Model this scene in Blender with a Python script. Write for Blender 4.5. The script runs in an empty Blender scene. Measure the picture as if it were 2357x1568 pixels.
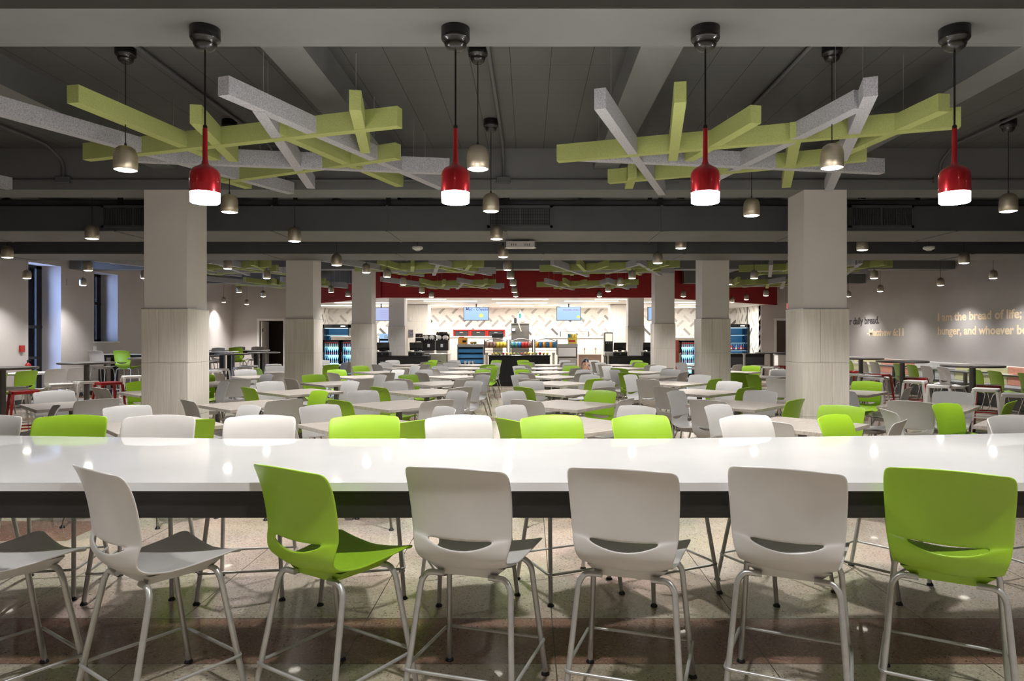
import bpy, math, random
from mathutils import Vector, Matrix
random.seed(7)
C = bpy.context.scene
COL = C.collection
PI = math.pi
# ------------------------------------------------------------------ camera, world, exposure
EYE = 1.53            # lens height above the floor
F = 1585.0            # focal length in pixels of the 2357 px wide frame
VX, VY = 1216.0, 774.0
cam_d = bpy.data.cameras.new('camera')
cam = bpy.data.objects.new('camera', cam_d); COL.objects.link(cam)
cam.location = (0, 0, EYE); cam.rotation_euler = (PI / 2, 0, 0)
cam_d.sensor_width = 36.0; cam_d.lens = F / 2357.0 * 36.0
cam_d.shift_x = -(VX - 1178.5) / 2357.0
cam_d.shift_y = -(784.0 - VY) / 2357.0
cam_d.clip_start = 0.05; cam_d.clip_end = 200
C.camera = cam
W = bpy.data.worlds.new('dusk'); C.world = W; W.use_nodes = True
W.node_tree.nodes['Background'].inputs[0].default_value = (0.38, 0.54, 1.0, 1)
W.node_tree.nodes['Background'].inputs[1].default_value = 6.0
C.view_settings.view_transform = 'Standard'; C.view_settings.look = 'None'
C.view_settings.gamma = 1.0; C.view_settings.use_curve_mapping = False
C.view_settings.exposure = 1.30
try:
    C.cycles.use_denoising = True
    C.cycles.use_light_tree = True
    C.cycles.use_adaptive_sampling = True; C.cycles.adaptive_threshold = 0.02
    C.cycles.max_bounces = 8; C.cycles.diffuse_bounces = 5
    C.cycles.glossy_bounces = 4; C.cycles.transmission_bounces = 4
    C.cycles.sample_clamp_indirect = 6.0
    C.cycles.blur_glossy = 0.5
    C.cycles.caustics_reflective = False; C.cycles.caustics_refractive = False
except Exception:
    pass
LAMP_W = 100.0         # watts of one brass pendant
RED_W = 34.0          # watts of one red pendant
WARM = (1.0, 0.972, 0.952)

def PX(px, z): return (px - VX) * z / F          # pixel column seen at depth z -> x
def PH(py, z): return EYE + (VY - py) * z / F    # pixel row seen at depth z -> height

# ------------------------------------------------------------------ materials
MATS = {}
def mat(name, col, rough=0.5, metal=0.0, coat=0.0, spec=0.5, emit=None, estr=0.0):
    m = bpy.data.materials.new(name); m.use_nodes = True
    b = m.node_tree.nodes['Principled BSDF']
    b.inputs['Base Color'].default_value = (*col, 1)
    b.inputs['Roughness'].default_value = rough
    b.inputs['Metallic'].default_value = metal
    b.inputs['Coat Weight'].default_value = coat
    b.inputs['Specular IOR Level'].default_value = spec
    if emit:
        b.inputs['Emission Color'].default_value = (*emit, 1)
        b.inputs['Emission Strength'].default_value = estr
    MATS[name] = m
    return m
def N(m, typ, **kw):
    n = m.node_tree.nodes.new(typ)
    for k, v in kw.items(): setattr(n, k, v)
    return n
def L(m, a, b): m.node_tree.links.new(a, b)
def noisy(name, c1, c2, scale, rough=0.5, stretch=(1, 1, 1), detail=4, bump=0.0, metal=0.0, coat=0.0, lo=0.35, hi=0.65):
    m = mat(name, c1, rough, metal, coat)
    b = m.node_tree.nodes['Principled BSDF']
    tc = N(m, 'ShaderNodeTexCoord'); mp = N(m, 'ShaderNodeMapping')
    mp.inputs['Scale'].default_value = stretch
    nz = N(m, 'ShaderNodeTexNoise'); nz.inputs['Scale'].default_value = scale; nz.inputs['Detail'].default_value = detail
    rp = N(m, 'ShaderNodeValToRGB')
    rp.color_ramp.elements[0].position = lo; rp.color_ramp.elements[0].color = (*c1, 1)
    rp.color_ramp.elements[1].position = hi; rp.color_ramp.elements[1].color = (*c2, 1)
    L(m, tc.outputs['Object'], mp.inputs['Vector']); L(m, mp.outputs['Vector'], nz.inputs['Vector'])
    L(m, nz.outputs['Fac'], rp.inputs['Fac']); L(m, rp.outputs['Color'], b.inputs['Base Color'])
    if bump:
        bp = N(m, 'ShaderNodeBump'); bp.inputs['Strength'].default_value = bump; bp.inputs['Distance'].default_value = 0.002
        L(m, nz.outputs['Fac'], bp.inputs['Height']); L(m, bp.outputs['Normal'], b.inputs['Normal'])
    return m
M_green = noisy('green_plastic', (0.262, 0.455, 0.018), (0.275, 0.475, 0.022), 6, 0.42)
M_grey = noisy('light_grey_plastic', (0.50, 0.49, 0.48), (0.53, 0.52, 0.51), 6, 0.42)
M_bluegrey = noisy('cool_grey_plastic', (0.36, 0.37, 0.39), (0.39, 0.40, 0.42), 6, 0.42)
M_silver = noisy('silver_painted_steel', (0.42, 0.42, 0.41), (0.48, 0.48, 0.47), 20, 0.35, metal=0.55)
M_chrome = noisy('chromed_steel', (0.55, 0.53, 0.5), (0.65, 0.63, 0.6), 20, 0.18, metal=1.0)
M_black = noisy('black_plastic', (0.010, 0.010, 0.011), (0.016, 0.016, 0.017), 20, 0.4)
M_gloss_black = noisy('gloss_black_metal', (0.005, 0.005, 0.005), (0.009, 0.009, 0.009), 20, 0.25, coat=0.15)
M_counter = noisy('white_quartz', (0.58, 0.585, 0.60), (0.61, 0.615, 0.63), 3, 0.06, coat=0.4)
M_apron = noisy('black_stained_wood', (0.006, 0.005, 0.004), (0.012, 0.009, 0.008), 8, 0.6, (1, 12, 12))
M_beam = noisy('slate_grey_paint', (0.085, 0.088, 0.092), (0.095, 0.098, 0.102), 3, 0.6)
M_duct = noisy('charcoal_duct_paint', (0.075, 0.080, 0.087), (0.084, 0.089, 0.096), 3, 0.5)
M_soffit = noisy('concrete_beam_paint', (0.145, 0.148, 0.150), (0.158, 0.161, 0.163), 3, 0.6)
M_duct_lit = noisy('duct_paint_lit_from_below', (0.125, 0.12, 0.113), (0.14, 0.135, 0.127), 3, 0.6)  # lighter copy of the duct paint, lamplight from below put into the colour
M_wall = noisy('warm_grey_wall_paint', (0.53, 0.495, 0.475), (0.55, 0.515, 0.495), 2, 0.6)
M_wall_dark = noisy('taupe_wall_paint', (0.36, 0.335, 0.32), (0.38, 0.355, 0.34), 2, 0.5)
M_colpaint = noisy('pale_warm_grey_column_paint', (0.70, 0.665, 0.64), (0.73, 0.695, 0.67), 2, 0.55)
M_white = noisy('white_paint', (0.72, 0.71, 0.69), (0.76, 0.75, 0.73), 3, 0.45)
M_warmwhite = noisy('white_powdercoat', (0.74, 0.72, 0.69), (0.78, 0.76, 0.73), 10, 0.4)
M_redmetal = noisy('red_powdercoat', (0.33, 0.006, 0.006), (0.37, 0.009, 0.008), 10, 0.3)
M_redwall = noisy('dark_red_paint', (0.30, 0.008, 0.010), (0.33, 0.010, 0.012), 2, 0.6)
M_brass = noisy('brushed_brass', (0.56, 0.50, 0.39), (0.64, 0.57, 0.45), 8, 0.42, (1, 1, 30), metal=0.9)
M_redlamp = noisy('metallic_red_lacquer', (0.50, 0.012, 0.022), (0.58, 0.018, 0.030), 10, 0.28, metal=0.6, coat=0.8)
M_steel = noisy('stainless_steel', (0.50, 0.48, 0.46), (0.58, 0.56, 0.54), 8, 0.3, (1, 1, 12), metal=0.9)
M_darkpost = noisy('dark_grey_column_metal', (0.15, 0.14, 0.13), (0.17, 0.16, 0.15), 8, 0.4, metal=0.4)
M_fgreen = noisy('green_felt', (0.33, 0.37, 0.115), (0.40, 0.445, 0.165), 140, 0.95, detail=6, bump=0.4)
M_fgrey = noisy('grey_felt', (0.30, 0.30, 0.33), (0.50, 0.50, 0.535), 120, 0.95, detail=8, bump=0.4, lo=0.36, hi=0.64)
M_wood = noisy('greige_laminate', (0.36, 0.32, 0.28), (0.50, 0.455, 0.41), 5, 0.35, (1.2, 14, 6), 6)
M_tile = noisy('ivory_striped_tile', (0.69, 0.64, 0.575), (0.79, 0.74, 0.675), 4, 0.4, (14, 14, 0.6), 5)
M_joint = noisy('tile_joint_grey', (0.30, 0.28, 0.25), (0.33, 0.31, 0.28), 10, 0.7)
M_trim = noisy('aluminium_edge_trim', (0.45, 0.44, 0.42), (0.5, 0.49, 0.47), 10, 0.35, metal=0.6)
M_lightwood = noisy('pale_wood_shelf', (0.55, 0.42, 0.29), (0.66, 0.52, 0.38), 5, 0.45, (1, 8, 8))
M_grille = noisy('grille_black', (0.012, 0.012, 0.012), (0.02, 0.02, 0.02), 10, 0.6)
M_blueshelf = mat('lit_blue_interior', (0.03, 0.11, 0.20), 0.4, emit=(0.06, 0.26, 0.55), estr=0.12)
M_cyan = mat('lit_cooler_interior', (0.5, 0.8, 0.9), 0.4, emit=(0.35, 0.80, 1.0), estr=0.30)
M_shelfglow = mat('lit_shelf_edge', (0.6, 0.8, 1), 0.4, emit=(0.45, 0.75, 1.0), estr=0.8)
M_bulb = mat('lamp_diffuser_glow', (1, 1, 1), 0.4, emit=(1.0, 0.93, 0.82), estr=9.0)
M_redbulb = mat('frosted_glass_glow', (1, 1, 1), 0.4, emit=(1.0, 0.97, 0.94), estr=45.0)
M_linear = mat('linear_led_glow', (1, 1, 1), 0.4, emit=(1.0, 0.97, 0.93), estr=2.2)
M_screen = mat('pale_blue_screen', (0.02, 0.03, 0.05), 0.3, emit=(0.42, 0.66, 1.0), estr=0.38)
M_screen2 = mat('lilac_screen', (0.02, 0.02, 0.05), 0.3, emit=(0.58, 0.64, 1.0), estr=0.36)
M_exit = mat('exit_red_glow', (0.5, 0.02, 0.05), 0.3, emit=(0.9, 0.05, 0.12), estr=.5)
M_navy = noisy('navy_print', (0.02, 0.03, 0.16), (0.03, 0.04, 0.2), 10, 0.5)
M_plum = noisy('plum_print', (0.16, 0.08, 0.25), (0.2, 0.1, 0.3), 10, 0.5)
M_leafgreen = noisy('salad_green', (0.12, 0.25, 0.03), (0.45, 0.42, 0.10), 60, 0.6)
M_tan = noisy('tan_lettering', (0.80, 0.63, 0.42), (0.84, 0.67, 0.46), 10, 0.6)
M_charcoal = noisy('charcoal_lettering', (0.025, 0.025, 0.03), (0.035, 0.035, 0.04), 10, 0.6)
M_yellow_up = noisy('pale_yellow_upholstery', (0.62, 0.60, 0.33), (0.68, 0.66, 0.40), 30, 0.7)
M_coral_up = noisy('coral_upholstery', (0.66, 0.28, 0.19), (0.72, 0.34, 0.24), 30, 0.7)
M_white_up = noisy('off_white_upholstery', (0.58, 0.57, 0.57), (0.64, 0.63, 0.63), 30, 0.7)
M_grey_up = noisy('grey_vinyl_upholstery', (0.22, 0.22, 0.23), (0.27, 0.27, 0.28), 30, 0.6)
M_orange = noisy('orange_crate', (0.75, 0.33, 0.04), (0.85, 0.42, 0.08), 30, 0.5)
M_yellowbag = noisy('yellow_foil', (0.72, 0.52, 0.04), (0.85, 0.68, 0.15), 30, 0.35)
M_redbag = noisy('red_foil', (0.50, 0.03, 0.03), (0.60, 0.06, 0.05), 30, 0.35)
M_bluebag = noisy('blue_foil', (0.03, 0.16, 0.42), (0.06, 0.25, 0.52), 30, 0.35)
M_brownbag = noisy('brown_foil', (0.22, 0.10, 0.08), (0.45, 0.30, 0.26), 30, 0.4)
M_tealbag = noisy('teal_foil', (0.08, 0.25, 0.28), (0.14, 0.35, 0.38), 30, 0.35)
M_curtain = noisy('black_pleated_cloth', (0.006, 0.006, 0.006), (0.014, 0.014, 0.014), 4, 0.9, (40, 40, 0.3))
M_brick = None

def node_math(m, op, a, b=None):
    n = N(m, 'ShaderNodeMath', operation=op)
    for i, v in enumerate((a, b)):
        if v is None: continue
        if isinstance(v, (int, float)): n.inputs[i].default_value = v
        else: L(m, v, n.inputs[i])
    return n.outputs[0]
def terrazzo():
    m = mat('terrazzo', (0.4, 0.36, 0.3), 0.24, coat=0.15)
    b = m.node_tree.nodes['Principled BSDF']
    tc = N(m, 'ShaderNodeTexCoord'); sp = N(m, 'ShaderNodeSeparateXYZ')
    L(m, tc.outputs['Object'], sp.inputs[0])
    x, y = sp.outputs[0], sp.outputs[1]
    # brown bands below every beam
    ph = node_math(m, 'MODULO', node_math(m, 'ADD', y, 46.0 - 3.21), 4.6)
    band = node_math(m, 'LESS_THAN', ph, 0.52)
    # a brown side bay beside the window wall
    side = node_math(m, 'MULTIPLY', node_math(m, 'LESS_THAN', x, -3.45), node_math(m, 'LESS_THAN', node_math(m, 'ABSOLUTE', node_math(m, 'SUBTRACT', y, 5.42)), 0.28))
    band = node_math(m, 'MAXIMUM', band, side)
    gx = node_math(m, 'MODULO', node_math(m, 'ADD', x, 50.0 - 0.125), 1.0)
    line = node_math(m, 'LESS_THAN', gx, 0.006)
    e1 = node_math(m, 'LESS_THAN', ph, 0.006)
    e2 = node_math(m, 'LESS_THAN', node_math(m, 'ABSOLUTE', node_math(m, 'SUBTRACT', ph, 0.52)), 0.004)
    line = node_math(m, 'MAXIMUM', line, node_math(m, 'MAXIMUM', e1, e2))
    v = N(m, 'ShaderNodeTexVoronoi'); v.inputs['Scale'].default_value = 120
    L(m, tc.outputs['Object'], v.inputs['Vector'])
    rp = N(m, 'ShaderNodeValToRGB'); cr = rp.color_ramp
    cr.interpolation = 'CONSTANT'
    cr.elements[0].position = 0; cr.elements[0].color = (0.49, 0.42, 0.335, 1)
    cr.elements[1].position = 0.5; cr.elements[1].color = (0.56, 0.49, 0.40, 1)
    for p, c in ((0.72, (0.44, 0.375, 0.295, 1)), (0.86, (0.56, 0.52, 0.45, 1)), (0.95, (0.24, 0.20, 0.16, 1))):
        e = cr.elements.new(p); e.color = c
    s2 = N(m, 'ShaderNodeSeparateColor'); L(m, v.outputs['Color'], s2.inputs[0]); L(m, s2.outputs[0], rp.inputs[0])
    rb = N(m, 'ShaderNodeValToRGB'); cb = rb.color_ramp; cb.interpolation = 'CONSTANT'
    cb.elements[0].position = 0; cb.elements[0].color = (0.27, 0.155, 0.108, 1)
    cb.elements[1].position = 0.5; cb.elements[1].color = (0.31, 0.185, 0.13, 1)
    for p, c in ((0.75, (0.225, 0.125, 0.088, 1)), (0.90, (0.36, 0.25, 0.19, 1)), (0.97, (0.10, 0.06, 0.05, 1))):
        e = cb.elements.new(p); e.color = c
    L(m, s2.outputs[0], rb.inputs[0])
    nz = N(m, 'ShaderNodeTexNoise'); nz.inputs['Scale'].default_value = 1.3; nz.inputs['Detail'].default_value = 5
    L(m, tc.outputs['Object'], nz.inputs['Vector'])
    mx = N(m, 'ShaderNodeMix', data_type='RGBA'); L(m, band, mx.inputs[0]); L(m, rp.outputs[0], mx.inputs[6]); L(m, rb.outputs[0], mx.inputs[7])
    mx2 = N(m, 'ShaderNodeMix', data_type='RGBA', blend_type='MULTIPLY')
    mx2.inputs[0].default_value = 0.35; L(m, mx.outputs[2], mx2.inputs[6]); L(m, nz.outputs['Color'], mx2.inputs[7])
    mx3 = N(m, 'ShaderNodeMix', data_type='RGBA'); L(m, line, mx3.inputs[0]); L(m, mx2.outputs[2], mx3.inputs[6]); mx3.inputs[7].default_value = (0.09, 0.075, 0.06, 1)
    L(m, mx3.outputs[2], b.inputs['Base Color'])
    r = node_math(m, 'ADD', node_math(m, 'MULTIPLY', nz.outputs['Fac'], 0.18), 0.14)
    L(m, r, b.inputs['Roughness'])
    return m
M_floor = terrazzo()
def ceil_tiles():
    m = mat('acoustic_tile_paint', (0.10, 0.095, 0.09), 0.8)
    b = m.node_tree.nodes['Principled BSDF']
    tc = N(m, 'ShaderNodeTexCoord'); sp = N(m, 'ShaderNodeSeparateXYZ')
    L(m, tc.outputs['Object'], sp.inputs[0])
    out = []
    for s, off in ((sp.outputs[0], 40.02), (sp.outputs[1], 40.1)):
        out.append(node_math(m, 'LESS_THAN', node_math(m, 'MODULO', node_math(m, 'ADD', s, off), 0.314), 0.006))
    g = node_math(m, 'MAXIMUM', out[0], node_math(m, 'MULTIPLY', out[1], 0.45))
    nz = N(m, 'ShaderNodeTexNoise'); nz.inputs['Scale'].default_value = 2.2
    L(m, tc.outputs['Object'], nz.inputs['Vector'])
    v = N(m, 'ShaderNodeTexVoronoi'); v.inputs['Scale'].default_value = 62; v.inputs['Randomness'].default_value = 0.0
    L(m, tc.outputs['Object'], v.inputs['Vector'])
    hole = node_math(m, 'LESS_THAN', v.outputs['Distance'], 0.22)
    mx = N(m, 'ShaderNodeMix', data_type='RGBA'); L(m, nz.outputs['Fac'], mx.inputs[0])
    mx.inputs[6].default_value = (0.080, 0.081, 0.082, 1); mx.inputs[7].default_value = (0.096, 0.096, 0.097, 1)
    mh = N(m, 'ShaderNodeMix', data_type='RGBA'); L(m, node_math(m, 'MULTIPLY', hole, 0.35), mh.inputs[0])
    L(m, mx.outputs[2], mh.inputs[6]); mh.inputs[7].default_value = (0.03, 0.03, 0.03, 1)
    m2 = N(m, 'ShaderNodeMix', data_type='RGBA'); L(m, g, m2.inputs[0]); L(m, mh.outputs[2], m2.inputs[6]); m2.inputs[7].default_value = (0.018, 0.018, 0.018, 1)
    L(m, m2.outputs[2], b.inputs['Base Color'])
    return m
M_ceil = ceil_tiles()
def brick():
    m = mat('brick', (0.2, 0.1, 0.08), 0.8)
    b = m.node_tree.nodes['Principled BSDF']
    tc = N(m, 'ShaderNodeTexCoord'); mp = N(m, 'ShaderNodeMapping'); mp.inputs['Rotation'].default_value = (PI / 2, 0, PI / 2)
    bt = N(m, 'ShaderNodeTexBrick'); bt.inputs['Scale'].default_value = 4.5
    bt.inputs['Color1'].default_value = (0.06, 0.02, 0.015, 1); bt.inputs['Color2'].default_value = (0.035, 0.014, 0.011, 1); bt.inputs['Mortar'].default_value = (0.07, 0.065, 0.06, 1)
    sp = N(m, 'ShaderNodeSeparateXYZ'); cb = N(m, 'ShaderNodeCombineXYZ')
    L(m, tc.outputs['Object'], sp.inputs[0]); L(m, sp.outputs[1], cb.inputs[0]); L(m, sp.outputs[2], cb.inputs[1])
    L(m, cb.outputs[0], bt.inputs['Vector']); L(m, bt.outputs['Color'], b.inputs['Base Color'])
    return m
M_brick = brick()
def glass():
    # thin clear pane: mostly straight through, a mirror-like reflection growing at grazing angles
    m = bpy.data.materials.new('window_glass'); m.use_nodes = True; nt = m.node_tree
    nt.nodes.remove(nt.nodes['Principled BSDF'])
    tr = N(m, 'ShaderNodeBsdfTransparent'); gl = N(m, 'ShaderNodeBsdfGlossy'); gl.inputs['Roughness'].default_value = 0.02
    fr = N(m, 'ShaderNodeFresnel'); fr.inputs['IOR'].default_value = 1.25
    mx = N(m, 'ShaderNodeMixShader'); L(m, fr.outputs[0], mx.inputs[0]); L(m, tr.outputs[0], mx.inputs[1]); L(m, gl.outputs[0], mx.inputs[2])
    L(m, mx.outputs[0], nt.nodes['Material Output'].inputs['Surface'])
    return m
M_glass = glass()

# ------------------------------------------------------------------ mesh helpers
class MB:
    def __init__(s): s.v = []; s.f = []; s.sm = []; s.mi = []; s.cur = 0
    def add(s, vs, fs, smooth=False):
        o = len(s.v); s.v += [tuple(p) for p in vs]
        for f in fs: s.f.append([i + o for i in f]); s.sm.append(smooth); s.mi.append(s.cur)
    def box(s, x0, x1, y0, y1, z0, z1):
        v = [(x0, y0, z0), (x1, y0, z0), (x1, y1, z0), (x0, y1, z0), (x0, y0, z1), (x1, y0, z1), (x1, y1, z1), (x0, y1, z1)]
        s.add(v, [(0, 3, 2, 1), (4, 5, 6, 7), (0, 1, 5, 4), (1, 2, 6, 5), (2, 3, 7, 6), (3, 0, 4, 7)]); return s
    def rbox(s, x0, x1, y0, y1, z0, z1, r=0.006):
        # box with chamfered vertical and horizontal edges
        def ring(a, z): return [(x0 + a, y0 + r, z), (x0 + r, y0 + a, z), (x1 - r, y0 + a, z), (x1 - a, y0 + r, z), (x1 - a, y1 - r, z), (x1 - r, y1 - a, z), (x0 + r, y1 - a, z), (x0 + a, y1 - r, z)]
        rings = [ring(r * .6, z0), ring(0, z0 + r * .6), ring(0, z1 - r * .6), ring(r * .6, z1)]
        v = sum(rings, []); f = []
        for k in range(3):
            for i in range(8):
                j = (i + 1) % 8; f.append((k * 8 + i, k * 8 + j, k * 8 + 8 + j, k * 8 + 8 + i))
        f.append(tuple(reversed(range(8)))); f.append(tuple(range(24, 32)))
        s.add(v, f); return s
    def obox(s, p0, p1, w, z0, z1):
        # upright plank between two plan points
        a = Vector(p0[:2]); b = Vector(p1[:2]); d = (b - a).normalized(); n = Vector((-d.y, d.x)) * (w / 2)
        q = [a - n, b - n, b + n, a + n]
        v = [(p.x, p.y, z0) for p in q] + [(p.x, p.y, z1) for p in q]
        s.add(v, [(0, 3, 2, 1), (4, 5, 6, 7), (0, 1, 5, 4), (1, 2, 6, 5), (2, 3, 7, 6), (3, 0, 4, 7)]); return s
    def prism(s, poly, z0, z1):
        n = len(poly)
        v = [(p[0], p[1], z0) for p in poly] + [(p[0], p[1], z1) for p in poly]
        f = [tuple(reversed(range(n))), tuple(range(n, 2 * n))] + [(i, (i + 1) % n, n + (i + 1) % n, n + i) for i in range(n)]
        s.add(v, f); return s
    def lathe(s, prof, cx=0, cy=0, seg=24, smooth=True, cap=True):
        v = []; f = []; n = len(prof)
        for (r, z) in prof:
            for k in range(seg):
                a = 2 * PI * k / seg; v.append((cx + r * math.cos(a), cy + r * math.sin(a), z))
        for i in range(n - 1):
            for k in range(seg):
                k2 = (k + 1) % seg
                f.append((i * seg + k, i * seg + k2, (i + 1) * seg + k2, (i + 1) * seg + k))
        s.add(v, f, smooth)
        if cap:
            if prof[0][0] > 1e-5: s.add(v[:seg], [tuple(reversed(range(seg)))])
            if prof[-1][0] > 1e-5: s.add(v[-seg:], [tuple(range(seg))])
        return s
    def tube(s, pts, r, seg=10, closed=False):
        P = [Vector(p) for p in pts]; n = len(P)
        rr = r if isinstance(r, (list, tuple)) else [r] * n
        v = []; f = []; up = None
        for i in range(n):
            if closed: d = P[(i + 1) % n] - P[i - 1]
            else: d = P[min(i + 1, n - 1)] - P[max(i - 1, 0)]
            d.normalize()
            if up is None: up = Vector((0, 0, 1)) if abs(d.z) < 0.9 else Vector((0, 1, 0))
            a = d.cross(up).normalized(); b = a.cross(d).normalized(); up = b
            for k in range(seg):
                t = 2 * PI * k / seg; v.append(P[i] + a * math.cos(t) * rr[i] + b * math.sin(t) * rr[i])
        m = n if closed else n - 1
        for i in range(m):
            j = (i + 1) % n
            for k in range(seg):
                k2 = (k + 1) % seg; f.append((i * seg + k, i * seg + k2, j * seg + k2, j * seg + k))
        s.add(v, f, True)
        if not closed:
            s.add(v[:seg], [tuple(range(seg))]); s.add(v[-seg:], [tuple(reversed(range(seg)))])
        return s
    def mesh(s, name, *mats):
        me = bpy.data.meshes.new(name); me.from_pydata(s.v, [], s.f)
        for m in mats: me.materials.append(m)
        me.polygons.foreach_set('use_smooth', s.sm); me.polygons.foreach_set('material_index', s.mi)
        me.update(); return me
def bezpts(ctrl, r=0.03, n=5):
    # polyline with rounded corners
    P = [Vector(p) for p in ctrl]; out = [P[0]]
    for i in range(1, len(P) - 1):
        a = (P[i - 1] - P[i]); b = (P[i + 1] - P[i]); k = min(r, a.length * .45, b.length * .45)
        A = P[i] + a.normalized() * k; B = P[i] + b.normalized() * k
        for t in range(n + 1):
            u = t / n; out.append(A * (1 - u) ** 2 + P[i] * 2 * u * (1 - u) + B * u * u)
    out.append(P[-1]); return out

# ------------------------------------------------------------------ object helpers
def put(me, name, parent=None, label=None, kind=None):
    o = bpy.data.objects.new(name, me); COL.objects.link(o)
    if parent is not None: o.parent = parent
    if label: o['label'] = label
    if kind: o['kind'] = kind
    return o
def part(name, mb, m, parent, label=None):
    ms = m if isinstance(m, (list, tuple)) else [m]
    return put(mb.mesh(name, *ms), name, parent, label)
def thing(name, label, cat, loc=(0, 0, 0), rot=0, group=None):
    o = bpy.data.objects.new(name, None); COL.objects.link(o); o.empty_display_size = 0.1
    o.location = loc; o.rotation_euler = (0, 0, rot)
    o['label'] = label; o['category'] = cat
    if group: o['group'] = group
    return o
def solo(name, mb, m, label, cat, loc=(0, 0, 0), rot=0, group=None):
    ms = m if isinstance(m, (list, tuple)) else [m]
    o = put(mb.mesh(name, *ms), name, None, label); o.location = loc; o.rotation_euler = (0, 0, rot)
    o['category'] = cat
    if group: o['group'] = group
    return o
def struct(name, mb, m, parent=None):
    ms = m if isinstance(m, (list, tuple)) else [m]
    return put(mb.mesh(name, *ms), name, parent, None, 'structure')
def dup(root, loc, rot=0, label=None, group=None, swap=None, skip=()):
    def cp(o, par):
        c = o.copy(); COL.objects.link(c); c.parent = par
        if swap and o.type == 'MESH' and o.data.name in swap: c.data = swap[o.data.name]
        for ch in o.children:
            if ch.name.split('.')[0] not in skip: cp(ch, c)
        return c
    r = root.copy(); COL.objects.link(r); r.location = loc; r.rotation_euler = (0, 0, rot)
    if label: r['label'] = label
    if group: r['group'] = group
    for ch in list(root.children):
        if ch.name.split('.')[0] not in skip: cp(ch, r)
    return r
ORD = 'first second third fourth fifth sixth seventh eighth ninth tenth eleventh twelfth thirteenth fourteenth fifteenth sixteenth seventeenth eighteenth nineteenth twentieth'.split()
def text_mesh(body, size, extr=0.002, bold=0.0, shear=0.0, align='LEFT'):
    cu = bpy.data.curves.new('lettering', 'FONT'); cu.body = body; cu.size = size
    cu.extrude = extr; cu.offset = bold; cu.shear = shear; cu.align_x = align; cu.resolution_u = 3
    o = bpy.data.objects.new('lettering_tmp', cu); COL.objects.link(o)
    dg = bpy.context.evaluated_depsgraph_get(); me = bpy.data.meshes.new_from_object(o.evaluated_get(dg))
    COL.objects.unlink(o); bpy.data.objects.remove(o); return me
def bake(o):
    dg = bpy.context.evaluated_depsgraph_get(); dg.update()
    me = bpy.data.meshes.new_from_object(o.evaluated_get(dg)); o.modifiers.clear(); old = o.data; o.data = me
    return me

# ------------------------------------------------------------------ SETTING
CE = EYE + 2.14      # ceiling
SO = EYE + 1.67      # beam underside
JO = EYE + 1.907     # joist underside
XL, XR, ZB, ZF = -11.4, 10.6, 26.5, -5.0
struct('floor', MB().box(-13, 12, ZF - .3, 30.5, -0.1, 0), M_floor)
struct('ceiling', MB().box(-12.2, 11.2, ZF, 30.2, CE, CE + 0.15), M_ceil)
# window wall with three deep openings: (y0, y1, sill height)
OPEN = [(15.7, 16.8, 0.0), (18.08, 19.12, 1.35), (20.42, 21.45, 1.35)]
mb = MB(); ys = ZF
TOPH = SO + 0.03
for (a, b, s) in OPEN:
    mb.box(XL - 0.55, XL, ys, a, 0, CE)
    if s > 0: mb.box(XL - 0.55, XL, a, b, 0, s)
    mb.box(XL - 0.55, XL, a, b, TOPH, CE)
    ys = b
mb.box(XL - 0.55, XL, ys, ZB + 3.5, 0, CE)
struct('wall_left', mb, M_wall)
struct('wall_right', MB().box(XR, XR + 0.3, ZF, 29.9, 0, CE), M_wall_dark)
struct('wall_front', MB().box(XL - .5, XR + .3, ZF - 0.3, ZF, 0, CE), M_wall)
mb = MB().box(XL, -10.34, ZB, ZB + .25, 0, CE).box(-10.34, -9.42, ZB, ZB + .25, 2.12, CE).box(-9.42, -8.45, ZB, ZB + .25, 0, CE)
struct('wall_back_left', mb, M_wall)
mb = MB().box(8.95, 9.55, ZB, ZB + .25, 0, CE).box(9.55, 10.3, ZB, ZB + .25, 2.13, CE).box(10.3, XR, ZB, ZB + .25, 0, CE)
struct('wall_back_right', mb, M_wall)
struct('wall_corridor_left', MB().box(XL, -8.5, ZB + 1.6, ZB + 1.7, 0, CE), noisy('dark_wood_door', (0.035, 0.02, 0.012), (0.06, 0.035, 0.02), 3, 0.5, (10, 10, 1)))
mb = MB().box(8.95, XR, ZB + 1.6, ZB + 1.7, 0, CE)
struct('wall_corridor_right', mb, M_lightwood)
BACK = 29.7
wb = struct('wall_back', MB().box(-8.9, 9.2, BACK, BACK + .2, 0, EYE + 1.5), noisy('white_glazed_tile', (0.74, 0.72, 0.68), (0.80, 0.78, 0.74), 4, 0.3))
ws1 = struct('wall_servery_left', MB().box(-8.72, -8.6, ZB, BACK, 0, EYE + 1.5), MATS['white_glazed_tile'])
ws2 = struct('wall_servery_right', MB().box(8.95, 9.07, ZB + .02, BACK, 0, EYE + 1.5), MATS['white_glazed_tile'])
TG = [noisy('accent_tile_' + str(i), c, tuple(min(1, q * 1.12) for q in c), 10, 0.35) for i, c in enumerate([(0.42, 0.40, 0.38), (0.50, 0.48, 0.45), (0.28, 0.26, 0.245), (0.13, 0.12, 0.11), (0.58, 0.55, 0.52), (0.52, 0.46, 0.42), (0.36, 0.34, 0.31)])]
def clip(poly, x0, x1, y0, y1):
    for ax, v, sg in ((0, x0, 1), (0, x1, -1), (1, y0, 1), (1, y1, -1)):
        out = []
        for i in range(len(poly)):
            p, q = poly[i], poly[(i + 1) % len(poly)]
            dp, dq = (p[ax] - v) * sg, (q[ax] - v) * sg
            if dp >= 0: out.append(p)
            if dp * dq < 0:
                t = dp / (dp - dq); out.append((p[0] + (q[0] - p[0]) * t, p[1] + (q[1] - p[1]) * t))
        poly = out
        if len(poly) < 3: return None
    return poly
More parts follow.
